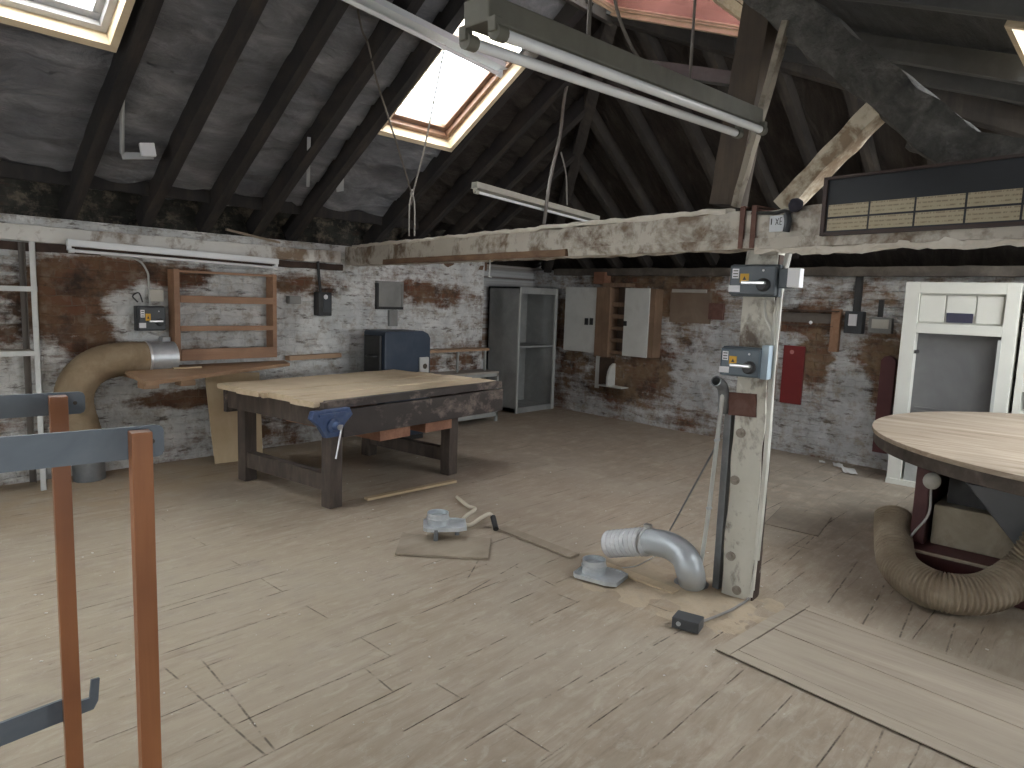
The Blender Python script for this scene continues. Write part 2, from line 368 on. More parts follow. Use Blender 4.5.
def portal(c, ex, ey):
    """marks a window opening for the sky's light sampling"""
    ex, ey, c = Vector(ex), Vector(ey), Vector(c); l = bpy.data.lights.new("sky_portal", "AREA"); l.shape = "RECTANGLE"; l.size = ex.length; l.size_y = ey.length
    l.cycles.is_portal = True; o = bpy.data.objects.new("sky_portal", l); COL.objects.link(o)
    x, y = ex.normalized(), ey.normalized(); z = x.cross(y)
    o.matrix_world = Matrix(((x.x,y.x,z.x,c.x),(x.y,y.y,z.y,c.y),(x.z,y.z,z.z,c.z),(0,0,0,1)))
wn = 10
for (ax, pos, wins, (za, zb)) in (("y", -2.2, WR, zr), ("x", -4.0, WB, zb_)):
    for u, w in wins:
        fr = MB(); gl = MB()
        for (a, b, c, d) in ((u, w, za, za+.06), (u, w, zb-.06, zb), (u, u+.06, za, zb), (w-.06, w, za, zb), ((u+w)/2-.02, (u+w)/2+.02, za, zb)):
            if ax == "y": fr.box(a, b, pos-.18, pos-.12, c, d)
            else: fr.box(pos-.18, pos-.12, a, b, c, d)
        if ax == "y": gl.box(u, w, pos-.152, pos-.148, za, zb); portal(((u+w)/2, pos-.02, (za+zb)/2), (w-u,0,0), (0,0,zb-za))
        else: gl.box(pos-.152, pos-.148, u, w, za, zb); portal((pos-.02, (u+w)/2, (za+zb)/2), (0,-(w-u),0), (0,0,zb-za))
        f = struct(fr.build("window_%d" % wn, M_winfr)); gl.build("glass", M_glass, f); wn += 1
# ------------------------------------------------------------------ roof lining with openings, rafters, skylights
SKY = {"L": [(.80, 1.66, 4.25, 5.10), (3.84, 4.70, 4.28, 5.22), (-.5, .5, 4.2, 5.3), (-2.4, -1.4, 4.2, 5.3)], "P": [(4.10, 4.98, 2.17, 3.56), (3.98, 4.95, -.75, .64), (-2.4, -1.5, .2, 1.3), (5.72, 6.7, -1.3, .30)], "H": []}
OFF = .17
cutx = sorted(set(round(c, 4) for k in SKY for s in SKY[k] for c in s[:2])); cuty = sorted(set(round(c, 4) for k in SKY for s in SKY[k] for c in s[2:]))
def axis(a, b, st, cuts):
    g0 = [x for x in lin(a, b, st) if all(abs(x-c) > st*.4 for c in cuts)]; return sorted(g0+list(cuts))
xs = axis(-4.3, 8.9, .06, cutx); ys = axis(-2.7, 7.45, .035, cuty)
def zroof(x, y): return min(zL(x, y), zP(x, y), zH(x, y)) + OFF
def lining(x, y):
    k = noise.fractal(Vector((x*1.2, y*3.4, 1)), 1.0, 2.0, 4)*.018
    if zL(x, y) < min(zP(x, y), zH(x, y)):                            # felt laps sagging between the rafters
        q = (y*1.19 + .25*noise.noise(Vector((x*1.5, y*1.5, 8))))/.30; fr_ = q-math.floor(q)
        k += -.055*abs(math.sin(math.pi*(x-.18)/.53))*(.25+.75*fr_) + .016*noise.noise(Vector((x*5, y*9, 4)))
    if zL(x, y) < min(zP(x, y), zH(x, y)) and y > 6.36: k += .24
    return (x, y, zroof(x, y)+k)
def membrane(name, c1, c2, c3, sp=.4, rough=.5, st=(1.2, 5, 5)):
    m, nt, b = new_mat(name); g = G(nt); v = g.coord(True, st); f = g.noise(v, 1.6, 8, .68, .6); q = g.noise(g.coord(True), 1.1, 4, .6)
    col = g.ramp(f, [(.3, c1), (.52, c2), (.72, c3)]); col = g.mix(g.step(q, .42, .7, 0, .6), col, c1)
    g.l(col, b.inputs["Base Color"]); b.inputs["Roughness"].default_value = rough; b.inputs["Specular IOR Level"].default_value = sp
    g.l(g.bump(g.noise(v, 2.0, 7, .62, .9), .9, .07), b.inputs["Normal"]); return m
M_ml = membrane("sarking_felt", (.08,.082,.09), (.19,.192,.203), (.38,.38,.39), st=(.8, 2.2, 2.2))
M_mh = membrane("dark_hip_boards", (.018,.015,.013), (.04,.033,.028), (.075,.065,.055), sp=.2, rough=.8, st=(1,4,1))
M_mp = membrane("sooty_ceiling_boards", (.035,.037,.038), (.055,.057,.057), (.085,.087,.086), sp=.2, rough=.8)
keep = {"L": MB(), "P": MB(), "H": MB()}; idx = {}
P = [Vector(lining(x, y)) for y in ys for x in xs]; nx = len(xs)
F = {"L": [], "P": [], "H": []}
for j in range(len(ys)-1):
    for i in range(nx-1):
        cx, cy = (xs[i]+xs[i+1])/2, (ys[j]+ys[j+1])/2
        k = min(("L", zL(cx, cy)), ("P", zP(cx, cy)), ("H", zH(cx, cy)), key=lambda t: t[1])[0]
        if any(s[0] < cx < s[1] and s[2] < cy < s[3] for s in SKY[k]): continue
        F["H" if k == "L" and cx > 4.8 else k].append((j*nx+i, j*nx+i+1, (j+1)*nx+i+1, (j+1)*nx+i))  # left slope past the brown-sashed skylight takes the dark hip colour
for k, nm, mt in (("L", "ceiling_left", M_ml), ("H", "ceiling_back", M_mh), ("P", "ceiling_right", M_mp)):
    used = {}; mb = keep[k]
    for f in F[k]:
        mb.f.append(tuple(used.setdefault(i, len(used)) for i in f))
    mb.v = [P[i] for i in used]; struct(mb.build(nm, mt, loc=(0,0,0), smooth=True))
# outer boards above, so that no daylight gets through
M_raft = simple("dark_rafter_timber", (.014,.013,.014), (.024,.021,.02), (.05,.038,.03), scale=5, stretch=(2,.5,.5), rough=.8, bump=.3)
M_raft2 = simple("sooty_rafter_timber", (.02,.018,.016), (.034,.028,.024), (.06,.05,.04), scale=5, stretch=(.5,2,.5), rough=.8, bump=.3)
M_raft3 = simple("grey_rafter_timber", (.04,.04,.038), (.06,.06,.057), (.09,.09,.085), scale=5, stretch=(2,.5,.5), rough=.8, bump=.3)
def rafter(p, q, mat, w=.075, h=.15, seed=0):
    p, q = Vector(p), Vector(q); m = MB().rough(p+Vector((0,0,h/2)), q+Vector((0,0,h/2)), w, h, n=14, m=2, amp=.006, seed=seed)
    return struct(m.build("roof_rafter", mat))
nL = Vector((0, T1, 1)).normalized()
hipy = lambda x: RY + (x-AX)*(T3/T1)
for i, x in enumerate([-3.6, -3.07, -2.54, -1.3, -.95, -.6, .64, 1.78, 2.36, 2.88, 3.38, 3.78, 4.78, 5.3, 5.83, 6.3]):
    y1 = RY if x < AX else hipy(x)
    rafter((x, 6.66, zL(x, 6.66)-.02), (x, y1, zL(x, y1)-.02), M_raft, w=.10, h=.19, seed=i)
hx2 = lambda y: AX + (RY-y)*(T2/T3)                                  # x of the other hip for y < ridge
for i, y in enumerate([6.0, 5.5, 5.0, 4.5, 4.02, 3.5, 3.0, 2.5, 2.0, 1.5, 1.0, .5, 0, -.5, -1, -1.5]):
    x1 = AX + (y-RY)*(T1/T3) if y > RY else hx2(y)
    xb = (BW0 + BWD*((6.6-y)/abs(BWD.y))).x + .1
    rafter((xb, y, zH(xb, y)), (x1, y, zH(x1, y)), M_raft2, w=.09, h=.14, seed=20+i)
for i, x in enumerate([-3.6, -3.0, -2.5, -1.4, -.8, 0, .7, 1.4, 2.0, 2.6, 3.2, 3.85, 5.06, 5.62, 6.8]):
    y1 = RY if x < AX else RY - (x-AX)*(T3/T2)
    if y1 < -1.8: continue
    rafter((x, -2.2, zP(x, -2.2)), (x, y1, zP(x, y1)), M_raft3, w=.08, h=.14, seed=40+i)
def hip(p, q): return struct(MB().rough(p, q, .12, .2, n=20, amp=.008).build("roof_hip_rafter", M_raft2))
hip((AX, RY, RZ+.06), (8.1, hipy(8.1), zH(8.1, 0)+.06)); hip((AX, RY, RZ+.06), (hx2(-2.2), -2.2, zP(0, -2.2)+.06))
struct(MB().rough((-4, RY, RZ+.05), (AX, RY, RZ+.05), .05, .24, n=40, amp=.005).build("roof_ridge_board", M_raft2))
for x0, x1 in ((-4.0, 1.73), (1.83, 2.31), (2.41, 2.83), (2.93, 3.33), (3.43, 3.73), (3.83, 4.73), (4.83, 5.25)):
    MBt = MB(); MBt.rough((x0, 6.36, zL(x0, 6.36)+.12), (x1, 6.36, zL(x1, 6.36)+.12), .03, .12, n=20, m=2, amp=.005); struct(MBt.build("eaves_board", M_raft))
# trimmers between rafters above and below the skylights, then the skylights themselves
M_pale = wood("pale_reveal_boards", (.62,.50,.33), (.74,.63,.46), "x", 2, .6, .1, c3=(.55,.44,.28))
M_brfr = simple("varnished_brown_sash", (.16,.085,.05), (.25,.15,.10), scale=6, rough=.35)
M_grfr = simple("grey_metal_sash", (.36,.36,.37), (.5,.5,.5), scale=3, rough=.35)
M_oldw = wood("pale_old_timber", (.42,.32,.20), (.60,.49,.34), "y", 3, .7, .2)
def skylight(k, s, no, reveal, sash, glass, o1=.075, o2=.125, o3=.155, d=.30):
    x0, x1, y0, y1 = s; zf = {"L": zL, "P": zP}[k]
    n = Vector((0, T1, 1)).normalized() if k == "L" else Vector((0, -T2, 1)).normalized()
    sl = Vector((0, -1, T1)).normalized() if k == "L" else Vector((0, 1, T2)).normalized()       # up the slope
    ya, yb = (y1, y0) if k == "L" else (y0, y1)                                                   # low edge, high edge
    A = Vector((x0, ya, zf(x0, ya))); U = Vector((x1-x0, 0, 0)); L = (Vector((x0, yb, zf(x0, yb)))-A).length; V = sl*L; t = .028
    rv = MB()                                                                                     # reveal boards, just inside the opening
    rv.obox(A - n*.0, U, sl*t, n*d); rv.obox(A + V - sl*t, U, sl*t, n*d); rv.obox(A + sl*t, Vector((t,0,0)), V-sl*2*t, n*d); rv.obox(A+U+sl*t, Vector((-t,0,0)), V-sl*2*t, n*d)
    w = struct(rv.build("window_%d" % no, reveal))
    lip = MB()                                                                                    # casing lip under the rafters
    lip.obox(A - n*.022 - sl*.02 - Vector((.02,0,0)), U+Vector((.04,0,0)), sl*.048, n*.022); lip.obox(A+U - n*.022 - Vector((.028,0,0)), Vector((.048,0,0)), V, n*.022)
    lip.build("casing", reveal, w)
    def ring(off, wd, dep, m=None):
        m = m or MB(); o = A + n*off + sl*t + Vector((t,0,0)); u = U - Vector((2*t,0,0)); v = V - sl*2*t; ux = Vector((1,0,0))
        m.obox(o, u, sl*wd, n*dep); m.obox(o+v-sl*wd, u, sl*wd, n*dep); m.obox(o+sl*wd, ux*wd, v-sl*2*wd, n*dep); m.obox(o+u-ux*wd+sl*wd, ux*wd, v-sl*2*wd, n*dep); return m
    ring(o1, .045 if no != 3 else .02, .05 if no != 3 else .015).build("window_frame", sash, w, bevel=.004); ring(o2, .095 if no != 3 else .03, .05 if no != 3 else .015).build("sash", sash, w, bevel=.008)
    g = MB().obox(A+n*o3, U, V, n*.006); g.build("glass", glass, w)
    c = A + U/2 + V/2 + n*.335
    c = A + U/2 + V/2 + n*(d-.005)
    portal(c, U, V if k == "L" else V)
    return w
def flip_check(): pass
skylight("L", SKY["L"][0], 1, M_pale, M_grfr, M_glass); skylight("L", SKY["L"][1], 2, M_pale, M_brfr, M_glass)
skylight("P", SKY["P"][0], 3, M_oldw, M_oldw, M_pink, .015, .03, .05, .20); skylight("P", SKY["P"][1], 4, M_oldw, M_grfr, M_glass)
skylight("L", SKY["L"][2], 5, M_pale, M_grfr, M_glass); skylight("P", SKY["P"][2], 7, M_pale, M_grfr, M_glass); skylight("P", SKY["P"][3], 9, M_pale, M_grfr, M_glass); skylight("L", SKY["L"][3], 8, M_pale, M_grfr, M_glass)  # unseen skylights: extra ones added for daylight, one of them for the far end
# ------------------------------------------------------------------ plates, tie beam, truss, post
M_plate = worn("flaking_white_plate", (.78,.77,.73), (.62,.60,.55), (.33,.25,.17), (.17,.11,.07), thr=.545, scale=2.2)
M_beam = worn("flaking_cream_beam", (.56,.53,.47), (.44,.40,.34), (.23,.165,.11), (.12,.085,.06), thr=.535, scale=3.2, fleck=16)
M_strap_ = simple("dark_brown_timber", (.03,.018,.013), (.055,.033,.024), (.09,.055,.04), scale=6, rough=.85, bump=.3)
M_brownw = simple("bare_brown_timber", (.10,.055,.035), (.17,.10,.06), (.24,.15,.09), scale=6, stretch=(2,.6,2), rough=.75, bump=.3)
m = MB().rough((-4.1, 6.565, 1.985), (4.30, 6.565, 1.985), .13, .13, n=90, m=3, amp=.012, sc=4); struct(m.build("trim_1", M_plate))
m = MB().rough((-4.1, 6.56, 1.882), (4.35, 6.56, 1.882), .07, .07, n=70, m=2, amp=.008); struct(m.build("trim_4", M_strap_))  # thin dark brown bar fills the gap under the white plate
m = MB().rough((4.55, 6.60, 2.03), (6.6, 6.60, 2.03), .10, .12, n=24, m=2, amp=.01); struct(m.build("trim_2", M_brownw))
m = MB(); a = BW0+BWN*.02; m.rough((a.x, a.y, 2.03), (a+BWD*8.9).to_tuple()[:2]+(2.0,), .14, .1, n=80, m=2, amp=.012); struct(m.build("trim_3", simple("dusty_end_plate", (.06,.05,.042), (.10,.085,.07), (.17,.145,.12), scale=4, rough=.85, bump=.4)))
# debris along the plate
M_lath = simple("dusty_lath", (.25,.19,.13), (.36,.29,.21), scale=4)
tag(MB().bar((3.05, 6.52, 2.165), (3.62, 6.56, 2.09), .03, .02).build("loose_lath", M_lath), "thin dusty lath lying tilted on the white wall plate beneath the rafters", "lath")
# tie beam
B0 = Vector((4.50, 6.62, 0)); BD = (Vector((3.60, 1.60, 0))-Vector((4.50, 6.62, 0))).normalized(); BN = Vector((BD.y, -BD.x, 0)); BN = BN if BN.x < 0 else -BN
def BF(px, py, off=0): return PLN(px, py, B0 + BN*(.1+off), BN)
BL = 8.6
tb = thing("tie_beam", "long peeling cream-painted timber tie beam spanning the loft above the post", "beam", B0 + BD*5 + Vector((0,0,1.9)))
q0, q1 = B0, B0+BD*BL
MB().rough((q0.x,q0.y,2.005), (q1.x,q1.y,2.005), .20, .20, n=190, m=5, amp=.016, sc=8).build("beam_timber", M_beam, tb)
a, b = B0+BN*.108+BD*1.05, B0+BN*.108+BD*3.75
MB().rough((a.x,a.y,1.925), (b.x,b.y,1.93), .03, .05, n=40, m=2, amp=.004).build("edge_batten", M_brownw, tb)
M_dust = simple("pale_mortar_dust", (.52,.47,.40), (.66,.62,.55), scale=9, bump=.6)
a, b = B0+BN*.104+BD*3.78, B0+BN*.104+BD*8.5
MB().rough((a.x,a.y,1.93), (b.x,b.y,1.925), .03, .055, n=70, m=2, amp=.005).build("lower_batten", M_beam, tb)
a, b = B0+BN*.085+BD*5.2, B0+BN*.085+BD*8.5
MB().rough((a.x,a.y,1.892), (b.x,b.y,1.888), .05, .035, n=90, m=2, amp=.022, sc=16).build("plaster_crust", M_dust, tb)
a, b = B0+BN*.06+BD*.3, B0+BN*.06+BD*5.0
MB().rough((a.x,a.y,2.105), (b.x,b.y,2.112), .09, .03, n=120, m=2, amp=.014, sc=9).build("mortar_crust", M_dust, tb)
M_cream = worn("flaking_cream_post", (.64,.62,.55), (.50,.48,.41), (.20,.15,.11), (.09,.07,.06), thr=.565, scale=3.4, fleck=22, stretch=(1,1,.7))
M_strap = simple("rusted_iron", (.075,.035,.025), (.13,.06,.045), (.17,.10,.08), scale=9, rough=.8, bump=.3)
for px in (745, 756.5):                                              # iron straps over the beam above the post
    a = BF(px, 214); s = MB()
    s.obox(Vector((a.x,a.y,1.905))+BN*.012-BD*.015, BD*.028, BN*.01, (0,0,.21)); s.obox(Vector((a.x,a.y,2.112))+BN*.022-BD*.015, BD*.028, -BN*.24, (0,0,.008)); s.build("iron_strap", M_strap, tb)
# post: local frame
PU = Vector((.10, -1, 0)).normalized(); PN_ = Vector((-1, -.10, 0)).normalized()     # along the face / out of the face
PC = (Z(718, 595) + Z(752.5, 599))/2                                                        # middle of the face nearest the room
post = thing("timber_post", "square cream-painted timber post with peeling paint holding up the tie beam", "post", PC - PN_*.09)
m = MB(); c0 = PC - PN_*.075
m.rough(c0, c0+Vector((-.0,.0,1.905)), .175, .15, up=PN_, n=44, m=4, amp=.009, sc=7); m.build("post_shaft", M_cream, post)
def PF(px, py, off=0): return PLN(px, py, PC + PN_*off, PN_)
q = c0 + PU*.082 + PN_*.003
MB().rough(q, q+Vector((0,0,1.88)), .02, .118, up=PN_, n=40, m=3, amp=.006, sc=9).build("dark_side", M_strap_, post)["label"] = "dark side face"  # thin dark brown board on this side sets off the white cables
a = PF(740, 404, 0); MB().rough(PF(743, 393, .002), PF(742, 416, .002), .150, .012, up=PN_, n=8, m=4, amp=.008, sc=14).build("bare_patch", M_strap, post)["label"] = "bare brown patch"
M_bolt = simple("painted_iron_bolt", (.36,.33,.28), (.22,.17,.13), scale=20, rough=.6)
for px, py in ((735, 480), (731, 556), (737, 590), (741, 433)):
    c = PF(px, py, 0); b_ = MB(); b_.lathe([(.026,0), (.026,.008), (.012,.009), (.012,.018), (.004,.02)], c, 14, PN_); b_.build("bolt", M_bolt, post, smooth=True)
# truss members over the post
M_str = wood("brown_strut", (.042,.03,.021), (.085,.06,.04), "z", 3, .75, .3)
M_ed = worn("pale_strut_edge", (.30,.265,.21), (.21,.18,.14), (.12,.09,.06), (.07,.055,.04), thr=.55, scale=6)
TX = 3.66
st = thing("truss_strut", "leaning brown timber strut rising from the tie beam over the post, one pale edge", "strut", X(726, 205, TX))
a, b = X(728, 206, TX), X(764, 0, TX)
MB().rough(a, b, .17, .15, up=(1,0,0), n=20, m=3, amp=.005).build("strut_timber", M_str, st)
a2, b2 = X(735.5, 207, TX-.10), X(787, 22, TX-.10)
MB().rough(a2, b2, .035, .06, up=(1,0,0), n=24, m=2, amp=.005, sc=10).build("edge_strip", M_ed, st)["label"] = "pale edge strip"
M_rb = simple("dusty_daubed_timber", (.035,.034,.031), (.07,.067,.06), (.13,.125,.112), scale=9, rough=.9, bump=1.0, bd=.04, fine=11)
tag(MB().rough(X(740, -30, TX), X(985, 172, TX), .19, .23, up=(1,0,0), n=44, m=4, amp=.022, sc=7).build("truss_principal", M_rb), "thick rough grey dust-caked beam sloping down from the roof to the tie beam", "beam")
M_br = worn("limewashed_brace", (.66,.60,.48), (.46,.39,.28), (.30,.22,.14), (.20,.14,.09), thr=.52, scale=5, fleck=20)
tag(MB().rough(X(784, 208, TX), X(882, 106, TX), .09, .15, up=(1,0,0), n=30, m=3, amp=.011, sc=9).build("truss_brace", M_br), "short diagonal timber brace with cream plaster stuck on its lower half", "brace")
tag(MB().rough(X(915, 138, TX+.02), X(1045, 158, TX-.1), .12, .10, up=(1,0,0), n=14, m=2, amp=.008).build("plank_rail", M_rb), "dusty grey rail behind the dark tally board at the foot of the sloping beam", "rail")
tag(MB().rough(X(612, 62, 5.2), X(764, 84, 5.2), .10, .14, up=(1,0,0), n=14, m=2, amp=.006).build("roof_purlin", M_raft3), "short dark horizontal timber behind the strut below the pink skylight", "timber")
# ------------------------------------------------------------------ floor hatches, boards lying about
M_hatch = wood("hatch_boards", (.31,.255,.195), (.46,.395,.315), "y", 2.2, .75, .5, c3=(.40,.34,.265))
M_gap = simple("dark_gap", (.03,.022,.016), (.06,.045,.03), scale=10)
M_plyd = wood("dark_floor_board", (.24,.20,.155), (.33,.28,.22), "x", 2, .8, .3)
def hatch(name, label, corners, nb, border=True, mt=None):
    mt = mt or M_hatch
    c = [Vector((p.x, p.y, 0)) for p in corners]; o = thing(name, label, "hatch", (c[0]+c[2])/2)
    MB().prism([p+Vector((0,0,.0012)) for p in c], (0,0,.002)).build("hatch_gap", M_gap, o)
    e1, e2 = c[1]-c[0], c[3]-c[0]; u1, u2 = e1.normalized(), e2.normalized(); L1, L2 = e1.length, e2.length; g = .005
    if border:
        w = .075
        for i, (s, d1, d2) in enumerate(((c[0], u1*(L1), u2*w), (c[0]+u2*(L2-w), u1*L1, u2*w), (c[0]+u2*w, u1*w, u2*(L2-2*w)), (c[0]+u2*w+u1*(L1-w), u1*w, u2*(L2-2*w)))):
            MB().obox(s+u1*g/2+u2*g/2, d1-u1*g, d2-u2*g, (0,0,.008)).build("frame_board", M_hatch, o)
    else: w = .0
    W = (L1-2*w)/nb
    for i in range(nb):
        MB().obox(c[0]+u1*(w+i*W+g/2)+u2*(w+g), u1*(W-g*random.uniform(.4,1)), u2*(L2-2*w-2*g), (0,0,.006+.003*(i % 2))).build("board", mt, o)
    return o
c = [Z(797,602), Z(715,650), Z(890,730)]; c3 = c[0]+(c[2]-c[1])*2.3; c[2] = c[1]+(c[2]-c[1])*2.3
hatch("floor_hatch", "large plank trapdoor set in the floor in front of the round table", [c[0], c[1], c[2], c3], 4)
hatch("floor_hatch", "small square board let into the floor beyond the post", [Z(781,507), Z(764,524), Z(815,535), Z(832,518)], 1, False, M_plyd)
M_ply = wood("worn_plywood", (.50,.38,.23), (.62,.50,.33), "z", 1.2, .6, .08, (.2,.8), c3=(.42,.31,.18))
M_plyg = wood("dusty_floor_ply", (.31,.25,.185), (.40,.335,.26), "x", 2, .75, .15)
pl = MB().prism([p+Vector((0,0,.001)) for p in (Z(395,555), Z(488,560), Z(491,540), Z(402,535))], (0,0,.012))
tag(pl.build("plywood_offcut", M_plyg), "square dusty plywood offcut lying on the floor under a metal flange", "board")
tag(MB().bar(Z(366,499,.012), Z(455,481,.012), .05, .02).build("timber_batten", M_ply), "pale batten lying on the floor beneath the workbench front", "batten")
tag(MB().bar(Z(500,527,.008), Z(575,556,.008), .085, .012).build("floor_strip", M_plyg), "narrow dusty board lying on the floor between the two metal flanges", "board")
tag(MB().bar(Z(600,563,.008), Z(676,592,.008), .07, .012).build("floor_strip", wood("sawdusty_ply", (.5,.38,.25), (.6,.47,.32), "x")), "narrow sawdust-covered board lying beside the grey elbow duct", "board")
# sawdust
sd = MB(); nu = 60
cs = Z(690, 596)
us = lin(-.62, .62, .03)
def sdf(u, v):
    x, y = cs.x+u*.55, cs.y+v*1.05; r = math.hypot(u/.55, v/.55) + .5*noise.noise(Vector((x*5, y*5, 0)))
    return (x, y, max(-.04, .016*(.66-r) + .014*noise.noise(Vector((x*7, y*7, 2))) + .004*noise.noise(Vector((x*30, y*30, 2)))))
sd = grid_mesh(us, us, sdf)
tag(sd.build("sawdust", simple("yellow_sawdust", (.39,.31,.215), (.46,.37,.265), (.39,.325,.245), scale=14, rough=.95, bump=.6, fine=90), smooth=True), "yellow sawdust spread on the floor around the foot of the post", "sawdust", kind="stuff")
lit = MB()
for i in range(150):
    x, y = random.uniform(.6, 5.2), random.uniform(.3, 5.4); s = random.choice((.004,.006,.009,.013)); a = random.uniform(0, 3.1)
    lit.obox((x, y, .001), (s*math.cos(a), s*math.sin(a), 0), (-s*.6*math.sin(a), s*.6*math.cos(a), 0), (0,0,.003))
tag(lit.build("litter", simple("pale_chips", (.72,.70,.65), (.6,.55,.48), scale=30)), "tiny pale chips and splinters scattered over the boards", "litter", kind="stuff")
M_scrap = simple("white_scrap", (.72,.72,.70), (.6,.6,.58), scale=20)
for i, (px, py, lab) in enumerate(((822, 463, "small torn white scrap against the end wall"), (838, 466, "crumpled white paper scrap near the end wall, middle of three"), (849, 472, "largest white paper scrap lying beside the white door frame"))):
    p = Z(px, py); mm = MB(); s = .05+.03*i
    g_ = grid_mesh(lin(-s, s, s/4), lin(-s*.6, s*.6, s/5), lambda u, v: (p.x+u, p.y+v+u*.4, .014+.012*noise.noise(Vector((u*30+i*7, v*30, 0)))))
    o = tag(g_.build("paper_scrap", M_scrap), lab, "scrap", "scraps by the end wall")
    sm = o.modifiers.new("thick", "SOLIDIFY"); sm.thickness = .004
# ------------------------------------------------------------------ stand with steel bars in front
M_or = wood("orange_varnished_batten", (.23,.082,.03), (.31,.122,.046), "z", 2.5, .45, .1, c3=(.18,.065,.026))
M_bl = simple("blue_grey_steel", (.085,.105,.125), (.12,.142,.165), (.16,.18,.20), scale=4, rough=.5, metal=.15, bump=.05)
rk = thing("bar_stand", "stand of slim orange wooden uprights with flat blue-grey steel bars across", "stand", (.2, 1.7, 0))
bd = Vector((math.cos(math.radians(-8)), math.sin(math.radians(-8)), 0)); bn = Vector((-bd.y, bd.x, 0))
pA = DP(138, 430, 1.40); pB = DP(57, 397.5, 1.72)
def upright(p, zt, back):
    o = Vector((p.x, p.y, 0)); w = .038
    return MB().obox(o-bd*w/2-bn*w, bd*w, bn*w, (0,0,zt)).build("upright", M_or, rk, bevel=.002)
upright(pA, 1.312, 0); upright(pB, 1.325, 0)
upright(pA-bd*1.15, 1.312, 0); upright(pB-bd*1.15, 1.325, 0)
def flat_bar(p, z1, h, ext, hook=False, da=0.0):
    bd = Vector((math.cos(math.radians(-8+da)), math.sin(math.radians(-8+da)), 0)); bn = Vector((-bd.y, bd.x, 0))
    o = Vector((p.x, p.y, 0)) + bn*.001; L = 1.35; e = o + bd*ext; r = .012
    pts = [(0-L, 0), (-r, 0), (-r*.3, r*.3), (0, r), (0, h-r), (-r*.3, h-r*.3), (-r, h), (-L, h)]
    if hook: pts = [(-L, 0), (-.012, 0), (0, .02), (.006, h+.022), (-.014, h+.024), (-.02, .035), (-.03, h*.6), (-.046, h*.62), (-.05, h), (-L, h)]
    MB().prism([Vector((e.x+bd.x*a, e.y+bd.y*a, z1-h+c)) for a, c in pts], bn*.008).build("steel_bar", M_bl, rk)
    if not hook: MB().cyl(e-bd*.022+bn*-.001+Vector((0,0,z1-h*.5)), e-bd*.022+bn*.0015+Vector((0,0,z1-h*.5)), .005, 10).build("bolt_hole", M_gap, rk)
flat_bar(pA, 1.318, .066, .048); flat_bar(pB, 1.33, .056, .060); flat_bar(pB, DP(65, 689, 1.74).z-.065, .060, .066, True, 12)
flat_bar(pA, .42, .066, .066, True)
# ------------------------------------------------------------------ metal shelving by the long wall
M_zn = worn("whitened_slotted_angle", (.66,.67,.65), (.52,.53,.52), (.3,.29,.27), (.2,.18,.16), thr=.66, scale=8)
sh = thing("shelving_unit", "grey slotted-angle metal shelving against the long wall behind the stand", "shelving", (.9, 6.3, 0))
ux, uy = 1.435, 6.18
for (x, y, zt) in ((ux, uy, 1.905), (ux, 6.50, 1.905), (.2, uy, 1.905), (.2, 6.50, 1.905)):
    s = MB(); dx = -1 if x == ux else 1
    s.obox((x, y, 0), (dx*.04,0,0), (0,.004,0), (0,0,zt)); s.obox((x, y, 0), (dx*.004,0,0), (0,.035 if y == uy else -.035,0), (0,0,zt)); s.build("shelf_post", M_zn if y == uy else simple("dark_angle", (.09,.075,.065), (.14,.12,.1)), sh)
M_shelf = simple("dusty_board", (.30,.27,.23), (.42,.39,.34), scale=5, bump=.2)
for py in (288, 352):
    z = Y(38, py, uy).z
    MB().box(.2, ux, uy+.004, 6.5, z-.022, z).build("shelf_board", M_shelf, sh); MB().box(.16, ux, uy-.006, uy+.004, z-.028, z+.01).build("shelf_edge", M_zn, sh)
MB().box(.2, ux, uy+.004, 6.5, .33, .35).build("shelf_board", M_shelf, sh)
# ------------------------------------------------------------------ brown extraction hose
M_hose = simple("dust_coated_hose", (.20,.145,.085), (.27,.20,.125), (.35,.27,.18), scale=5, rough=.9, bump=.2)
M_galv = simple("galvanised_steel", (.46,.49,.51), (.58,.61,.63), (.70,.73,.74), scale=8, rough=.42, metal=.55, bump=.04)
M_dkgal = simple("dull_grey_steel", (.16,.17,.18), (.25,.26,.27), scale=6, rough=.5, metal=.5)
hs = thing("extraction_hose", "fat dusty brown extraction hose bending down along the limewashed wall", "hose", (1.75, 6.36, 0))
pts = [(2.26,6.38,.985), (2.08,6.38,.985), (1.88,6.37,.945), (1.74,6.36,.83), (1.69,6.36,.66), (1.72,6.34,.45), (1.77,6.33,.27)]
MB().tube(pts, lambda t, i: .142+.003*(i % 2), 22, 12).build("hose_body", M_hose, hs, smooth=True)
MB().pipe([(2.235,6.38,.985), (2.49,6.38,.99)], .135, .006, 24, 1).build("wall_collar", M_galv, hs, smooth=True)
MB().lathe([(.143,-.012),(.149,-.008),(.149,.008),(.143,.012)], (2.26,6.38,.986), 24, (1,0,0)).build("hose_clip", simple("bright_clip", (.7,.7,.7), (.8,.8,.8), metal=.6, rough=.3), hs, smooth=True)
MB().pipe([(1.765,6.33,.32), (1.775,6.33,0.0)], .118, .006, 24, 1).build("floor_collar", M_dkgal, hs, smooth=True)
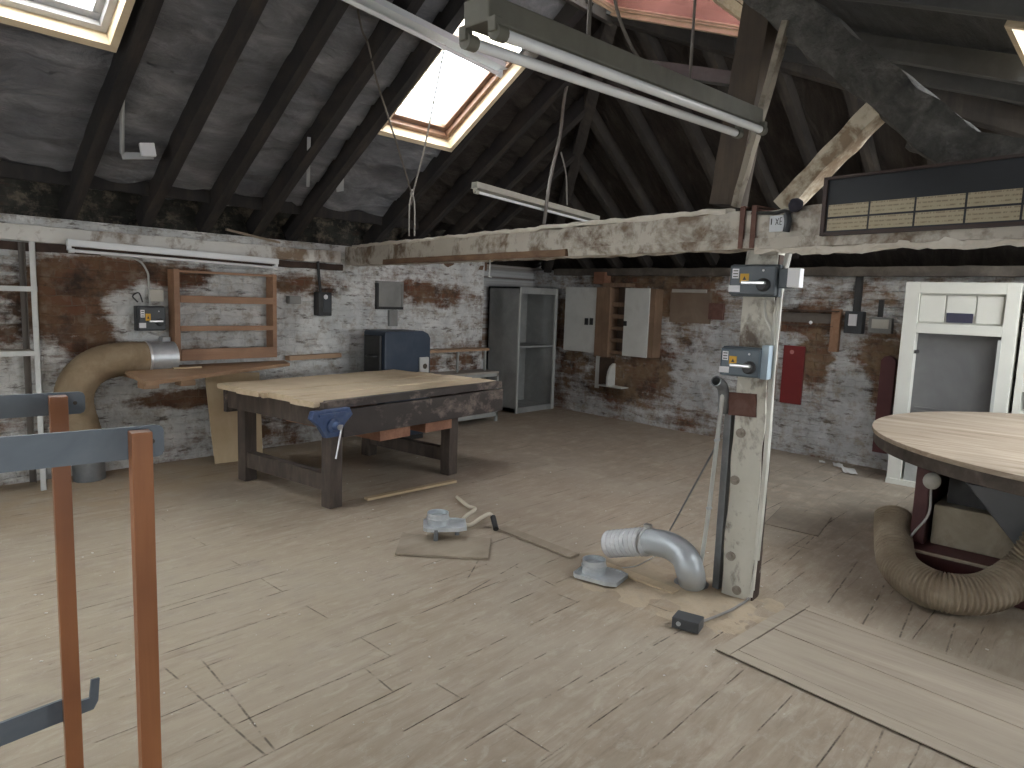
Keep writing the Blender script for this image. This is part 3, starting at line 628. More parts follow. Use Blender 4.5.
# ------------------------------------------------------------------ wall rack (hung a little crooked), plank shelf
M_rk = wood("red_brown_rack_timber", (.31,.165,.09), (.46,.28,.17), "x", 3, .6, .15, c3=(.21,.11,.065))
wr = thing("wall_rack", "open wooden rack with two shelves hung on the limewashed wall under the strip light", "rack", (3.0, 6.45, .94))
x0, x1, z0, z1, yf, yb2 = 2.515, 3.50, .945, 1.765, 6.40, 6.54
MB().box(x0, x0+.05, yf, yb2, z0, z1).build("side_board", M_rk, wr, bevel=.003); MB().box(x1-.04, x1, yf, yb2, z0, z1).build("side_board", M_rk, wr, bevel=.003)
MB().box(x0+.05, x1-.04, yf+.02, yb2, z1-.025, z1-.005).build("top_rail", M_rk, wr)
for za, zc in ((1.47, 1.535), (1.215, 1.26)): MB().box(x0+.05, x1-.04, yf, yb2, za, za+.022).build("shelf", M_rk, wr, bevel=.002); MB().box(x0+.05, x1-.04, yf-.006, yf+.008, za, zc).build("shelf_lip", M_rk, wr, bevel=.002)
MB().box(x0+.05, x1-.04, yf-.004, yb2, z0, z0+.02).build("shelf", M_rk, wr); MB().box(x0+.05, x1-.04, yf-.006, yf+.012, z0, z0+.105).build("shelf_lip", M_rk, wr, bevel=.002)
M_pk = wood("brown_plank", (.33,.20,.115), (.48,.33,.21), "x", 3, .65, .2, c3=(.28,.165,.10))
ps = thing("plank_shelf", "thick brown plank shelf on two stub brackets below the wooden rack", "shelf", (2.8, 6.35, .84))
MB().prism([Z(121,372,.865), Z(146,386,.865), Z(290,366,.865), Z(276,359,.865)], (0,0,.03)).build("plank", M_pk, ps, bevel=.003)
for px, py in ((151, 386), (188, 383)):
    q = Z(px, py, .80); MB().box(q.x-.025, q.x+.03, q.y+.05, 6.54, .825, .865).build("bracket_arm", M_rk, ps); MB().box(q.x-.055, q.x+.065, q.y, q.y+.14, .775, .825).build("bracket_block", M_pk, ps, bevel=.003)
tag(MB().box(2.42, 2.66, 6.20, 6.24, .896, .909).build("wood_offcut", M_ply), "thin pale offcut lying on the brown plank shelf", "offcut")
tag(MB().obox((3.66,6.44,.90), (.62,0,.01), (0,.09,0), (0,0,.045)).build("wall_ledge", M_pk), "brown timber ledge on the limewashed wall beyond the plank shelf", "ledge")
# leaning plywood
c0, c1 = Vector((2.76,6.20,.0)), Vector((3.19,6.13,0)); t0, t1 = Vector((2.80,6.47,.80)), Vector((3.30,6.40,.80))
tag(MB().prism([c0, c1, t1, t0], Vector((.002,-.014,.004))).build("plywood_sheet", M_ply), "pale plywood sheet leaning on the limewashed wall beside the workbench", "board")
# ------------------------------------------------------------------ workbench
M_dkb = worn("grimy_bench_timber", (.030,.025,.024), (.062,.05,.044), (.17,.13,.11), (.27,.22,.18), thr=.565, scale=5, stretch=(.6,1,1), rough=.7, bump=.3)
M_leg = simple("dark_bench_leg", (.045,.035,.03), (.075,.058,.048), (.12,.095,.075), scale=6, stretch=(2,2,.5), rough=.75)
M_top = wood("worn_bench_top", (.50,.39,.26), (.66,.55,.39), "x", 2.2, .75, .25, c3=(.42,.32,.21))
M_red = wood("red_brown_bearer", (.24,.105,.06), (.36,.19,.12), "y", 4, .65, .3)
bA = math.radians(5.5); bu = Vector((math.cos(bA), math.sin(bA), 0)); bv = Vector((-math.sin(bA), math.cos(bA), 0)); bo = Vector((2.70, 4.33, 0))
def BP(u, v, z): return bo + bu*u + bv*v + Vector((0,0,z))
wb = thing("workbench", "heavy old joiner's workbench with a pale worn top and dark grimy apron", "workbench", BP(1, .7, 0))
def bb(u0, u1, v0, v1, z0, z1, name, mat, bev=.004): return MB().obox(BP(u0, v0, z0), bu*(u1-u0), bv*(v1-v0), (0,0,z1-z0)).build(name, mat, wb, bevel=bev)
vs_ = [0, .30, .62, .66, .98, 1.34]
us0 = [-.05, -.02, -.05, -.07, -.02, -.06]
for i in range(5):
    u0 = us0[i]; z = .822+.004*(i % 2)
    MB().rough(BP(u0, (vs_[i]+vs_[i+1])/2, z-.02), BP(2.08-.03*i, (vs_[i]+vs_[i+1])/2, z-.02), vs_[i+1]-vs_[i]-.004, .045, n=26, m=3, amp=.005).build("top_board", M_top, wb)
bb(.03, 2.07, -.05, .004, .765, .826, "front_plank", M_dkb)
bb(.16, 2.07, -.065, -.02, .545, .752, "apron", M_dkb, .006)
bb(.03, 2.0, 1.28, 1.33, .58, .80, "back_apron", M_dkb)
bb(.04, .12, .0, 1.3, .62, .80, "end_rail", M_leg); bb(1.86, 1.94, .0, 1.3, .60, .75, "end_rail", M_leg)
bb(.0, .16, -.045, .06, .70, .815, "corner_block", M_leg)
for (u, v) in ((.15, .02), (.15, 1.14), (1.50, .06), (1.50, 1.14)): bb(u-.055, u+.055, v-.02, v+.09, 0, .75, "leg", M_leg, .006)
bb(.11, .19, .10, 1.13, .12, .25, "stretcher", M_leg); bb(1.46, 1.54, .12, 1.13, .12, .24, "stretcher", M_leg)
for u in (.55, 1.06): bb(u, u+.33, -.03, 1.2, .455, .545, "bearer", M_red, .004)
M_blue = simple("chipped_blue_enamel", (.03,.055,.13), (.05,.085,.19), (.10,.13,.2), scale=16, rough=.4)
M_stl = simple("bright_steel", (.5,.5,.5), (.62,.62,.62), metal=.9, rough=.3, bump=0)
VX = -.18
v_ = MB().prism([BP(.05+VX,-.10,.775), BP(.37+VX,-.10,.775), BP(.40+VX,-.10,.72), BP(.33+VX,-.10,.66), BP(.27+VX,-.10,.57), BP(.16+VX,-.10,.57), BP(.10+VX,-.10,.66), BP(.03+VX,-.10,.72)], bv*.05).build("vice", M_blue, wb, bevel=.008)
v_["label"] = "blue iron vice"
MB().obox(BP(.09+VX,-.115,.73), bu*.24, bv*.02, (0,0,.02)).build("jaw_rib", M_blue, v_, bevel=.004)
MB().lathe([(.055,0),(.055,.02),(.035,.03),(.03,.07),(.012,.075)], BP(.215+VX,-.10,.655), 18, -bv).build("screw_boss", M_blue, v_, smooth=True)
MB().cyl(BP(.215+VX,-.16,.655), BP(.215+VX,-.185,.655), .02).build("vice_screw", M_stl, v_, smooth=True)
MB().cyl(BP(.24+VX,-.172,.67), BP(.185+VX,-.172,.43), .0075, 10).build("vice_handle", M_stl, v_, smooth=True)
# ------------------------------------------------------------------ things along the long wall behind the bench
M_navy = simple("navy_enamel_panel", (.020,.032,.052), (.03,.045,.07), (.05,.065,.09), scale=3, rough=.45)
M_blk = simple("black_plastic", (.018,.018,.018), (.035,.035,.035), scale=8, rough=.5)
mc = thing("machine_cabinet", "dark navy steel machine cabinet standing behind the workbench", "machine", (4.95, 6.0, 0))
x0, x1, y0 = 4.47, 5.10, 5.92
pts = [(x0,.06), (x1,.06), (x1,1.14), (x1-.03,1.19), (x1-.10,1.22), (x0+.02,1.22), (x0,1.20)]
MB().prism([Vector((a, y0, c)) for a, c in pts], (0,.38,0)).build("cabinet_body", M_navy, mc, bevel=.012)
MB().box(x0-.03, x0+.0, y0+.05, y0+.33, .6, 1.17).build("side_panel", M_blk, mc, bevel=.01)
for z in (.95, .75): MB().tube([(x0-.03,y0+.10,z), (x0-.09,y0+.12,z), (x0-.09,y0+.2,z), (x0-.03,y0+.22,z)], .014, 10, 4).build("side_handle", M_blk, mc, smooth=True)
MB().box(x0+.05, x1-.05, y0+.04, y0+.34, 0, .06).build("plinth", M_blk, mc)
p = MB().box(x1-.17, x1-.04, y0-.03, y0-.004, .72, .93).build("bracket_plate", simple("grey_bracket", (.4,.4,.39), (.5,.5,.48)), mc, bevel=.01)
MB().cyl((x1-.10, y0-.034, .83), (x1-.10, y0-.028, .83), .03).build("plate_hole", M_gap, p)
M_frm = simple("grey_frame_steel", (.26,.27,.26), (.36,.37,.35), scale=6, rough=.6)
mbn = thing("metal_bench", "low grey metal-framed bench with shelves beside the tall locker", "bench", (5.9, 6.3, 0))
bx0, bx1 = 5.30, 6.53
for x in (bx0, bx1-.035):
    for y in (6.20, 6.49): MB().box(x, x+.035, y, y+.035, 0, .64).build("leg", M_frm, mbn)
for y in (6.20, 6.49): MB().box(bx0, bx1, y, y+.035, .60, .64).build("frame_rail", M_frm, mbn); MB().box(bx0, bx1, y, y+.035, .07, .12).build("frame_rail", M_frm, mbn)
MB().box(bx0, bx1, 6.2, 6.525, .64, .665).build("bench_top", M_shelf, mbn); MB().box(bx0+.04, bx1-.04, 6.22, 6.5, .12, .14).build("lower_shelf", M_dkgal, mbn)
MB().box(bx0+.1, bx1-.03, 6.36, 6.54, .925, .955).build("upper_shelf", M_pk, mbn)
for x in (5.45, 5.93, 6.42): MB().box(x, x+.025, 6.36, 6.385, .665, .925).build("shelf_stay", M_frm, mbn)
M_dim = simple("dull_grey_plate", (.20,.20,.19), (.28,.28,.265), scale=5)
fr = thing("wall_vent", "small square dark-framed vent panel high on the limewashed wall above the navy cabinet", "vent", Y(389, 295, 6.52))
a, b = Y(378, 283, 6.52), Y(401, 307, 6.52)
MB().box(a.x, b.x, 6.515, 6.56, b.z, a.z).build("vent_panel", M_dim, fr)
for (p, q) in (((a.x-.02, b.x+.02), (a.z, a.z+.025)), ((a.x-.02, b.x+.02), (b.z-.03, b.z)), ((a.x-.025, a.x), (b.z, a.z)), ((b.x, b.x+.02), (b.z, a.z))):
    MB().box(p[0], p[1], 6.50, 6.56, q[0], q[1]).build("vent_frame", M_blk if q[1] == b.z or p[1] == a.x else M_dim, fr)
a, b = Y(388, 310, 6.54), Y(396, 326, 6.54)
tag(MB().box(a.x, b.x, 6.51, 6.56, b.z, a.z).build("blanking_plate", M_dim), "small upright grey plate on the limewashed wall right under the square vent".replace("right under", "just under"), "plate")
# pilaster post at the wall end
tag(MB().rough((6.60, 6.535, 0), (6.60, 6.535, 2.02), .17, .10, n=30, m=2, amp=.006).build("corner_timber", M_brownw), "upright brown timber at the end of the limewashed wall by the locker", "timber")
# isolators on the long wall
M_iso = simple("blue_grey_isolator", (.055,.067,.078), (.08,.095,.108), scale=5, rough=.42, bump=.03)
M_isod = simple("black_grey_isolator", (.03,.034,.038), (.05,.055,.06), scale=5, rough=.45, bump=.03)
M_lab = simple("white_label", (.78,.78,.80), (.70,.70,.72), rough=.5, bump=0)
M_yel = simple("yellow_warning_label", (.72,.40,.02), (.62,.34,.02), rough=.5, bump=0)
M_cond = simple("grey_conduit", (.40,.40,.38), (.5,.5,.47), rough=.5)
def frame_of(o, u, n):
    o, u, n = Vector(o), Vector(u).normalized(), Vector(n).normalized()
    return lambda a, b, d: o + u*a + Vector((0,0,b)) + n*d
def isolator(name, label, o, u, n, w, h, d, body, right=None, handle=True):
    """o: lower corner on the mounting face; u along the face, n out of it"""
    f = frame_of(o, u, n); u, n = Vector(u).normalized(), Vector(n).normalized(); z = Vector((0,0,1))
    t = thing(name, label, "switch", f(w/2, 0, 0)); k = lambda a0, a1, b0, b1, d0, d1: MB().obox(f(a0, b0, d0), u*(a1-a0), z*(b1-b0), n*(d1-d0))
    k(0, w, 0, h, 0, d*.55).build("switch_case", body, t, bevel=.006); k(.006, w-.006, .006, h-.006, d*.55, d).build("switch_cover", body, t, bevel=.010)
    l = k(w*.08, w*.22, h*.55, h*.85, d, d+.0015).build("label", M_lab, t); l["label"] = "white label"
    for j in range(3): k(w*.10, w*.20, h*(.59+.09*j), h*(.62+.09*j), d+.0015, d+.002).build("label_print", M_blk, l)
    y = k(w*.25, w*.43, h*.42, h*.70, d, d+.0015).build("warning_label", M_yel, t); y["label"] = "yellow warning label"
    MB().prism([f(w*.30, h*.50, d+.0015), f(w*.38, h*.50, d+.0015), f(w*.34, h*.62, d+.0015)], n*.0006).build("warning_triangle", M_blk, y)
    k(w*.02, w*.26, h*.13, h*.33, d, d+.0015).build("lower_label", M_lab, t)["label"] = "white lower label"
    MB().lathe([(.006,0),(.006,.004),(.0,.005)], f(w*.72, h*.80, d), 10, n).build("cover_screw", M_lab, t)
    MB().lathe([(.034,0),(.034,.014),(.024,.02),(.024,.034)], f(w*.74, h*.36, d), 18, n).build("knob_base", M_blk, t, smooth=True)
    if handle: MB().obox(f(w*.32, h*.36, d+.022), u*w*.50, z*.018+u*.0, n*.02).build("switch_handle", M_stl if True else M_lab, t, bevel=.005)
    return t, f
a, b = Y(138, 306, 6.44), Y(167, 331, 6.44)
t, f = isolator("isolator_switch", "dark isolator switch on the limewashed wall beside the wooden rack", (a.x, 6.55, b.z), (1,0,0), (0,-1,0), b.x-a.x, a.z-b.z, .11, M_isod)
MB().tube([f(.12, a.z-b.z, .05), f(.12, .42, .03), f(.11, .52, .03), f(.02, .62, .03), f(-.25, .64, .03)], .009, 8, 6).build("supply_cable", M_cond, t, smooth=True)
MB().tube([f(.02, .25, .05), f(-.02, .30, .05), f(.03, .33, .05), f(.06, .25, .05)], .006, 8, 5).build("cable_loop", M_blk, t, smooth=True)
tag(MB().obox(f(.12, .255, .0), (.12,0,0), (0,-.05,0), (0,0,.11)).build("terminal_box", simple("dusty_cream", (.45,.43,.37), (.55,.53,.47)), bevel=.005), "small cream terminal box on top of the dark switch beside the wooden rack", "box")
M_pip = simple("grey_pvc", (.36,.37,.38), (.45,.46,.47), rough=.5)
tag(MB().box(2.43, 2.50, 6.46, 6.545, .93, 1.16).build("conduit_box", M_pip, bevel=.006), "grey upright conduit box on the wall between hose collar and wooden rack", "box")
a, b = Y(319, 292, 6.45), Y(332, 316, 6.45)
s2 = thing("wall_switch", "black switch box with a cable running up, on the limewashed wall between rack and vent", "switch", (4.1, 6.5, b.z))
MB().box(a.x, b.x, 6.45, 6.56, b.z, a.z).build("switch_case", M_blk, s2, bevel=.012); MB().box(a.x+.05, b.x-.02, 6.44, 6.45, b.z+.04, a.z-.03).build("switch_cover", M_isod, s2, bevel=.004)
MB().cyl((a.x+.075, 6.437, a.z-.05), (a.x+.075, 6.44, a.z-.05), .025).build("indicator", M_lab, s2)
MB().tube([(a.x+.05, 6.50, a.z), (a.x+.04, 6.51, a.z+.12), (a.x+.03, 6.52, 1.93)], .016, 8, 4).build("supply_cable", M_blk, s2, smooth=True)
a = Y(295, 299, 6.5); tag(MB().box(a.x-.07, a.x+.06, 6.48, 6.56, a.z-.05, a.z+.03).build("junction_box", M_dim, bevel=.008), "small grey junction box on the limewashed wall beside the wooden rack's far edge", "box")
# ------------------------------------------------------------------ locker in the recess
M_lk = simple("scuffed_grey_locker", (.20,.208,.20), (.27,.277,.268), (.34,.345,.335), scale=3, rough=.6, bump=.05)
M_lke = simple("pale_locker_edge", (.45,.46,.44), (.38,.39,.37), rough=.5)
lk = thing("steel_locker", "tall open grey steel locker without a door in the corner of the loft", "locker", (7.6, 6.75, 0))
x0, x1, y0, y1, zt, t = 7.16, 8.0, 6.45, 7.05, 1.78, .022
MB().box(x0, x0+t, y0+.02, y1, .02, zt).build("side_panel", M_lk, lk); MB().box(x1-t, x1, y0+.02, y1, .02, zt).build("side_panel", M_lk, lk)
MB().box(x0, x1, y1-t, y1, .02, zt).build("back_panel", M_lk, lk); MB().box(x0, x1, y0, y1, zt-t, zt).build("top_panel", M_lk, lk); MB().box(x0, x1, y0+.01, y1, .02, .07).build("bottom_panel", M_lk, lk)
for x in (x0, x1-.055): MB().box(x, x+(.03 if x == x0 else .055), y0-.005, y0+.02, .0, zt).build("front_edge", M_lke, lk, bevel=.003)
MB().box(x0, x1, y0-.004, y0+.02, zt-.09, zt).build("front_rail", M_lk, lk); MB().box(x0+t, x1-t, y0+.02, y1-t, .93, .955).build("shelf", M_lk, lk)
MB().box(x0+.03, x1-.05, y0, y0+.02, .0, .08).build("front_rail", M_lk, lk)
# ------------------------------------------------------------------ things on the end wall
M_wd = simple("off_white_door", (.52,.53,.50), (.60,.61,.58), (.46,.46,.43), scale=2, rough=.5, bump=.03)
M_cb = wood("brown_cupboard_timber", (.17,.105,.065), (.26,.17,.11), "z", 3, .65, .15, c3=(.12,.075,.045))
M_dk = simple("dark_brown_inside", (.06,.04,.028), (.10,.065,.045), scale=5)
def bkbox(pxa, pya, pxb, pyb, d0, d1, ref=.0):
    """box on the end wall spanned by two picture corners, standing d0..d1 off the wall"""
    a, b = BK(pxa, pya, d1), BK(pxb, pyb, d1)
    ta, tb_ = (a-BW0).dot(BWD), (b-BW0).dot(BWD)
    o = BW0 + BWD*ta + BWN*d0; o = Vector((o.x, o.y, b.z))
    return MB().obox(o, BWD*(tb_-ta), BWN*(d1-d0), (0,0,a.z-b.z))
cup = thing("wall_cupboard", "open brown wall cupboard with off-white doors and shelves on the end wall", "cupboard", BK(608, 352, .1))
bkbox(597, 287, 607, 357, .0, .20).build("side_panel", M_cb, cup); bkbox(606, 286, 626, 356, .0, .02).build("back_panel", M_dk, cup); bkbox(646.5, 289, 652, 358, .0, .165).build("side_panel", M_cb, cup)
for py in (302, 314, 326, 338, 350): bkbox(606, py, 626, py+5, .02, .15).build("shelf", M_cb, cup)
bkbox(603, 283, 626, 287, .0, .2).build("top_panel", M_cb, cup); bkbox(623, 288, 650, 356, 0, .05).build("back_panel", M_dk, cup)
d1_ = bkbox(566, 287, 596, 353, .17, .19).build("door", M_wd, cup, bevel=.003); d2_ = bkbox(625.5, 288, 646, 358, .17, .19).build("door", M_wd, cup, bevel=.003)
for px in (586, 591): bkbox(px-1.4, 318, px+1.4, 325, .19, .205).build("handle", M_blk, d1_, bevel=.004)
bkbox(623.5, 321, 626, 326, .19, .205).build("handle", M_blk, d2_, bevel=.004)
bkbox(566, 288, 595, 352, .0, .17).build("cupboard_case", M_cb, cup)
ho = thing("wall_holder", "small white open-fronted holder below the brown cupboard on the end wall", "holder", BK(610, 388, .1))
bkbox(597, 385.5, 621, 388, .0, .16).build("bottom_panel", M_wd, ho); bkbox(596, 356, 598, 388, 0, .02).build("edge_strip", M_wd, ho); bkbox(598, 357, 613, 386, 0, .015).build("back_panel", M_dk, ho)
a = BK(613, 386, .0); r_ = [(0,0)] + [(.16*math.cos(t*math.pi/2), .30*math.sin(t*math.pi/2)) for t in (0,.2,.4,.6,.8,1)]
MB().prism([Vector((a.x, a.y, a.z)) + BWN*p + Vector((0,0,q)) for p, q in [(0,0),(.16,0),(.16,.12),(.14,.21),(.10,.28),(.04,.32),(0,.32)]], BWD*.03).build("side_panel", M_wd, ho)
tag(bkbox(594, 272, 604, 284, .0, .14).build("timber_stub", M_red), "short red-brown timber stub on the end wall plate above the cupboard", "timber")
tag(bkbox(671, 291, 709, 324, .0, .035).build("wall_board", simple("brown_hardboard", (.16,.11,.075), (.22,.165,.12), scale=4)), "brown hardboard panel on the end wall next to the cupboard", "panel")
bt = tag(bkbox(672, 289, 706, 293, .035, .06).build("wall_batten", simple("grey_lath", (.3,.28,.25), (.4,.37,.33))), "thin pale batten across the top of the brown hardboard panel", "batten")
tag(bkbox(709, 303, 722, 320, .0, .05).build("wall_block", M_strap), "dark red-brown block on the end wall just beside the post and hardboard panel", "block")
sfw = thing("wall_shelf", "dark dusty wooden wall shelf on the end wall behind the post", "shelf", BK(805, 326, .1))
bkbox(782, 309, 836, 312, .0, .14).build("shelf_board", M_dk, sfw); bkbox(782, 312, 836, 324, .0, .02).build("back_board", simple("grey_brown_board", (.13,.11,.09), (.19,.165,.14)), sfw); bkbox(832, 309, 837, 352, .0, .05).build("bracket", M_rk, sfw)
bkbox(782, 324, 832, 327, .0, .07).build("rail", M_dk, sfw); c = BK(811, 322.5, .09); MB().lathe([(.012,0),(.02,.008),(.012,.016),(0,.018)], c, 10, BWN).build("screw_cap", M_lab, sfw)
rb = thing("fire_board", "bright red backing board on the end wall beside the post", "board", BK(792, 405, .03))
bkbox(784, 345, 800, 405, .0, .03).build("board_panel", simple("red_gloss_paint", (.17,.018,.019), (.21,.026,.026), rough=.4, bump=.02), rb, bevel=.004)
c = BK(792, 352, .03); MB().lathe([(.024,0),(.024,.003),(0,.004)], c, 14, BWN).build("round_mark", simple("faded_pink_print", (.6,.3,.28), (.5,.22,.2)), rb)
sk = thing("wall_switch", "dark double switch with a conduit rising from it on the end wall", "switch", BK(853, 333, .05))
bkbox(845, 311, 861, 334, .0, .09).build("switch_case", M_isod, sk, bevel=.01); bkbox(849, 314, 856, 326, .09, .1).build("rocker", M_lab, sk); bkbox(856, 275, 859.5, 312, .0, .03).build("conduit", M_blk, sk)
so = thing("wall_socket", "pale double socket in a dark box on the end wall beside the white door frame", "socket", BK(880, 331, .05))
bkbox(869, 317, 891, 334, .0, .06).build("socket_box", M_dim, so, bevel=.008); bkbox(872, 319, 888, 329, .06, .07).build("socket_plate", simple("dusty_socket", (.5,.48,.42), (.6,.58,.52)), so, bevel=.003); bkbox(879, 300, 882, 317, .0, .03).build("conduit", M_blk, so)
c = BK(888, 440, .10); dr = simple("deep_red_board", (.085,.02,.022), (.12,.03,.03), rough=.5)
a, b = BK(881, 360, .05), BK(896, 360, .05); w = (b-a).dot(BWD); pr = [(0,-.95), (w,-.95), (w,0), (w*.8,.035), (w*.5,.05), (w*.2,.035), (0,0)]
tag(MB().prism([a + BWD*p + Vector((0,0,q)) for p, q in pr], -BWN*.04).build("extinguisher_board", dr, bevel=.004), "tall dark red round-topped board beside the white door frame", "board")
# ------------------------------------------------------------------ white door frame with panelled transom
M_dfr = worn("old_white_gloss", (.62,.62,.57), (.54,.54,.49), (.35,.31,.24), (.25,.2,.15), thr=.68, scale=3, bump=.15, rough=.5)
M_gd = simple("grey_door_skin", (.10,.10,.10), (.13,.13,.13), (.17,.165,.16), scale=2, rough=.6, bump=.05)
XD = 7.18
df = thing("door_frame", "white-painted door frame with boarded transom and a grey door, by the end wall", "door", (XD+.1, 1.25, 0))
yA, yB = 1.685, .815
MB().box(XD, XD+.16, yA-.12, yA, 0, 1.89).build("jamb", M_dfr, df, bevel=.004); MB().box(XD, XD+.16, yB, yB+.10, 0, 1.89).build("jamb", M_dfr, df, bevel=.004)
MB().box(XD, XD+.16, yB+.10, yA-.12, 1.79, 1.89).build("head", M_dfr, df, bevel=.004); MB().box(XD+.0, XD+.16, yB+.10, yA-.12, 1.43, 1.52).build("transom_rail", M_dfr, df, bevel=.004)
MB().box(XD+.05, XD+.07, yB+.10, yA-.12, 1.52, 1.79).build("transom_board", M_dfr, df)
for ya, yb, za, zc in ((1.56, 1.36, 1.535, 1.775), (1.35, 1.13, 1.60, 1.775), (1.12, .93, 1.535, 1.775)): MB().box(XD+.03, XD+.05, yb, ya, za, zc).build("transom_panel", M_dfr, df, bevel=.003)
MB().box(XD+.022, XD+.03, 1.14, 1.34, 1.535, 1.62).build("notice_plate", simple("navy_plate", (.02,.02,.045), (.03,.03,.06), rough=.4), df)["label"] = "dark navy plate"
ya, yb = yA-.12, yB+.10
MB().box(XD+.10, XD+.14, yb, ya, .02, 1.43).build("door_panel", M_gd, df)["label"] = "grey door leaf"
for z in (.70, .73): MB().box(XD+.09, XD+.10, yb+.03, ya-.03, z, z+.012).build("door_rail", M_gd, df)
MB().box(XD-.01, XD+.02, yb-.005, yb+.02, 0, 1.40).build("door_stop", M_lke, df)["label"] = "white edge strip"
MB().box(XD, XD+.1, ya-.02, ya, 1.24, 1.27).build("latch", M_blk, df)
MB().box(XD-.02, XD+.2, yB, yA, 0, .05).build("sill", M_dfr, df)
MB().box(XD+.02, XD+.06, ya-.30, ya-.02, .05, .38).build("kick_plate", M_frm, df)
# white slatted rack beyond it
wr2 = thing("slatted_rack", "white-painted rack with dark openings standing against the white door frame", "rack", (XD+.25, .5, 0))
for y in (.785, .18): MB().box(XD+.05, XD+.42, y-.05 if y > .5 else y, y if y > .5 else y+.05, 0, 1.86).build("side_board", M_dfr, wr2)
for z in (1.80, 1.45, 1.20, .97, .74, .5, .25, .03): MB().box(XD+.06, XD+.42, .23, .735, z, z+.06).build("shelf", M_dfr, wr2, bevel=.003)
MB().box(XD+.40, XD+.42, .18, .785, 0, 1.86).build("back_board", M_blk, wr2)
# ------------------------------------------------------------------ round table on its machine
TC = Vector((5.22, -.11, .88)); TR = 1.41
M_rt = wood("weathered_round_top", (.22,.165,.115), (.46,.38,.295), "y", 2.4, .8, .5, (.34,.62), c3=(.33,.27,.20))
M_rtm = M_rt
M_edge = simple("dark_table_edge", (.045,.037,.03), (.075,.06,.05), (.13,.11,.09), scale=8, rough=.8, bump=.4)
M_gry = simple("grey_machine_paint", (.17,.18,.195), (.21,.22,.235), scale=2, rough=.5, bump=.03)
M_mar = simple("maroon_machine_paint", (.060,.018,.020), (.085,.026,.026), (.11,.04,.04), scale=5, rough=.5, bump=.05)
M_bei = simple("dusty_beige_panel", (.28,.24,.18), (.38,.33,.25), (.22,.18,.13), scale=4, rough=.8)
rt = thing("round_table", "huge round weathered plank tabletop with dark rim on a maroon machine base", "table", (TC.x, TC.y, 0))
MB().lathe([(TR-.01, -.03), (TR, -.027), (TR, -.003), (TR-.004, 0)], TC, 96).build("tabletop", M_rt, rt, smooth=True)
MB().lathe([(TR-.05, -.10), (TR-.018, -.10), (TR-.012, -.09), (TR-.012, -.03), (TR-.05, -.03)], TC, 96).build("rim", M_edge, rt, smooth=True)["label"] = "dark rim"
u = MB().lathe([(TR-.05, -.06), (TR-.05, -.03)], TC, 64).build("underside", M_edge, rt)
MB().box(4.62, 6.3, -1.0, .95, 0, .20).build("machine_plinth", M_mar, rt, bevel=.01)
MB().box(4.74, 6.1, .87, .95, .20, .83).build("machine_column", M_mar, rt, bevel=.01); MB().box(4.72, 6.1, -.95, -.75, .20, .83).build("machine_column", M_mar, rt, bevel=.01)
MB().box(4.80, 6.0, -.70, .85, .20, .45).build("machine_body", M_bei, rt, bevel=.015)
MB().box(4.60, 4.62, -.9, .93, .185, .20).build("plinth_rail", M_bei, rt)
MB().box(4.79, 4.80, .28, .42, .34, .50).build("panel_opening", M_gap, rt)
MB().box(4.90, 5.9, -.6, .80, .45, .82).build("machine_head", M_blk, rt)
hp = [(4.02, .42, .77), (4.02, -.9, .77), (4.45, -.9, .42), (4.45, .10, .42)]
MB().prism([DP(968,484,3.98), DP(1040,499,3.75), DP(1120,600,3.7), DP(1022,552,3.92)], (.035,.02,.0)).build("hopper_plate", M_gry, rt)["label"] = "grey steel hopper plate"
kb = thing("socket_plug", "round pale plug hanging on a thin rod under the round tabletop", "plug", DP(932, 481, 4.05))
kc = DP(932, 481, 4.05); nk = Vector((-.85,-.5,.1))
MB().lathe([(.0,-.025),(.025,-.023),(.045,-.01),(.05,.0),(.042,.017),(.025,.027),(0,.03)], kc, 20, nk).build("plug_body", simple("dusty_cream_plastic", (.42,.40,.36), (.55,.53,.48), scale=15), kb, smooth=True)
MB().tube([kc+Vector((0,0,-.04)), kc+Vector((.01,.0,-.2)), kc+Vector((.03,.06,-.32)), DP(908, 540, 4.3)], .007, 8, 5).build("rod", M_cond, kb, smooth=True)
MB().tube([kc+Vector((.01,0,.04)), kc+Vector((.05,.0,.05)), kc+Vector((.16,.02,.06)), kc+Vector((.35,.05,.0))], .008, 8, 4).build("flex", M_blk, kb, smooth=True)
# ribbed hose
M_rib = simple("dusty_ribbed_hose", (.20,.155,.105), (.28,.225,.16), (.37,.31,.23), scale=6, rough=.75, bump=.1)
hp = thing("ribbed_hose", "dusty brown ribbed extraction hose looping on the floor under the round table", "hose", (4.35, .6, 0))
pts = [DP(893, 516, 4.45), DP(893, 535, 4.35), Z(897, 562, .14), Z(914, 580, .115), Z(943, 592, .11), Z(984, 593, .125), DP(1022, 572, 3.75), DP(1050, 535, 3.7), DP(1075, 490, 3.75)]
MB().pipe(pts, lambda t, i: .100 + (.009 if i % 4 < 2 else 0), .006, 24, 36).build("hose_body", M_rib, hp, smooth=True)
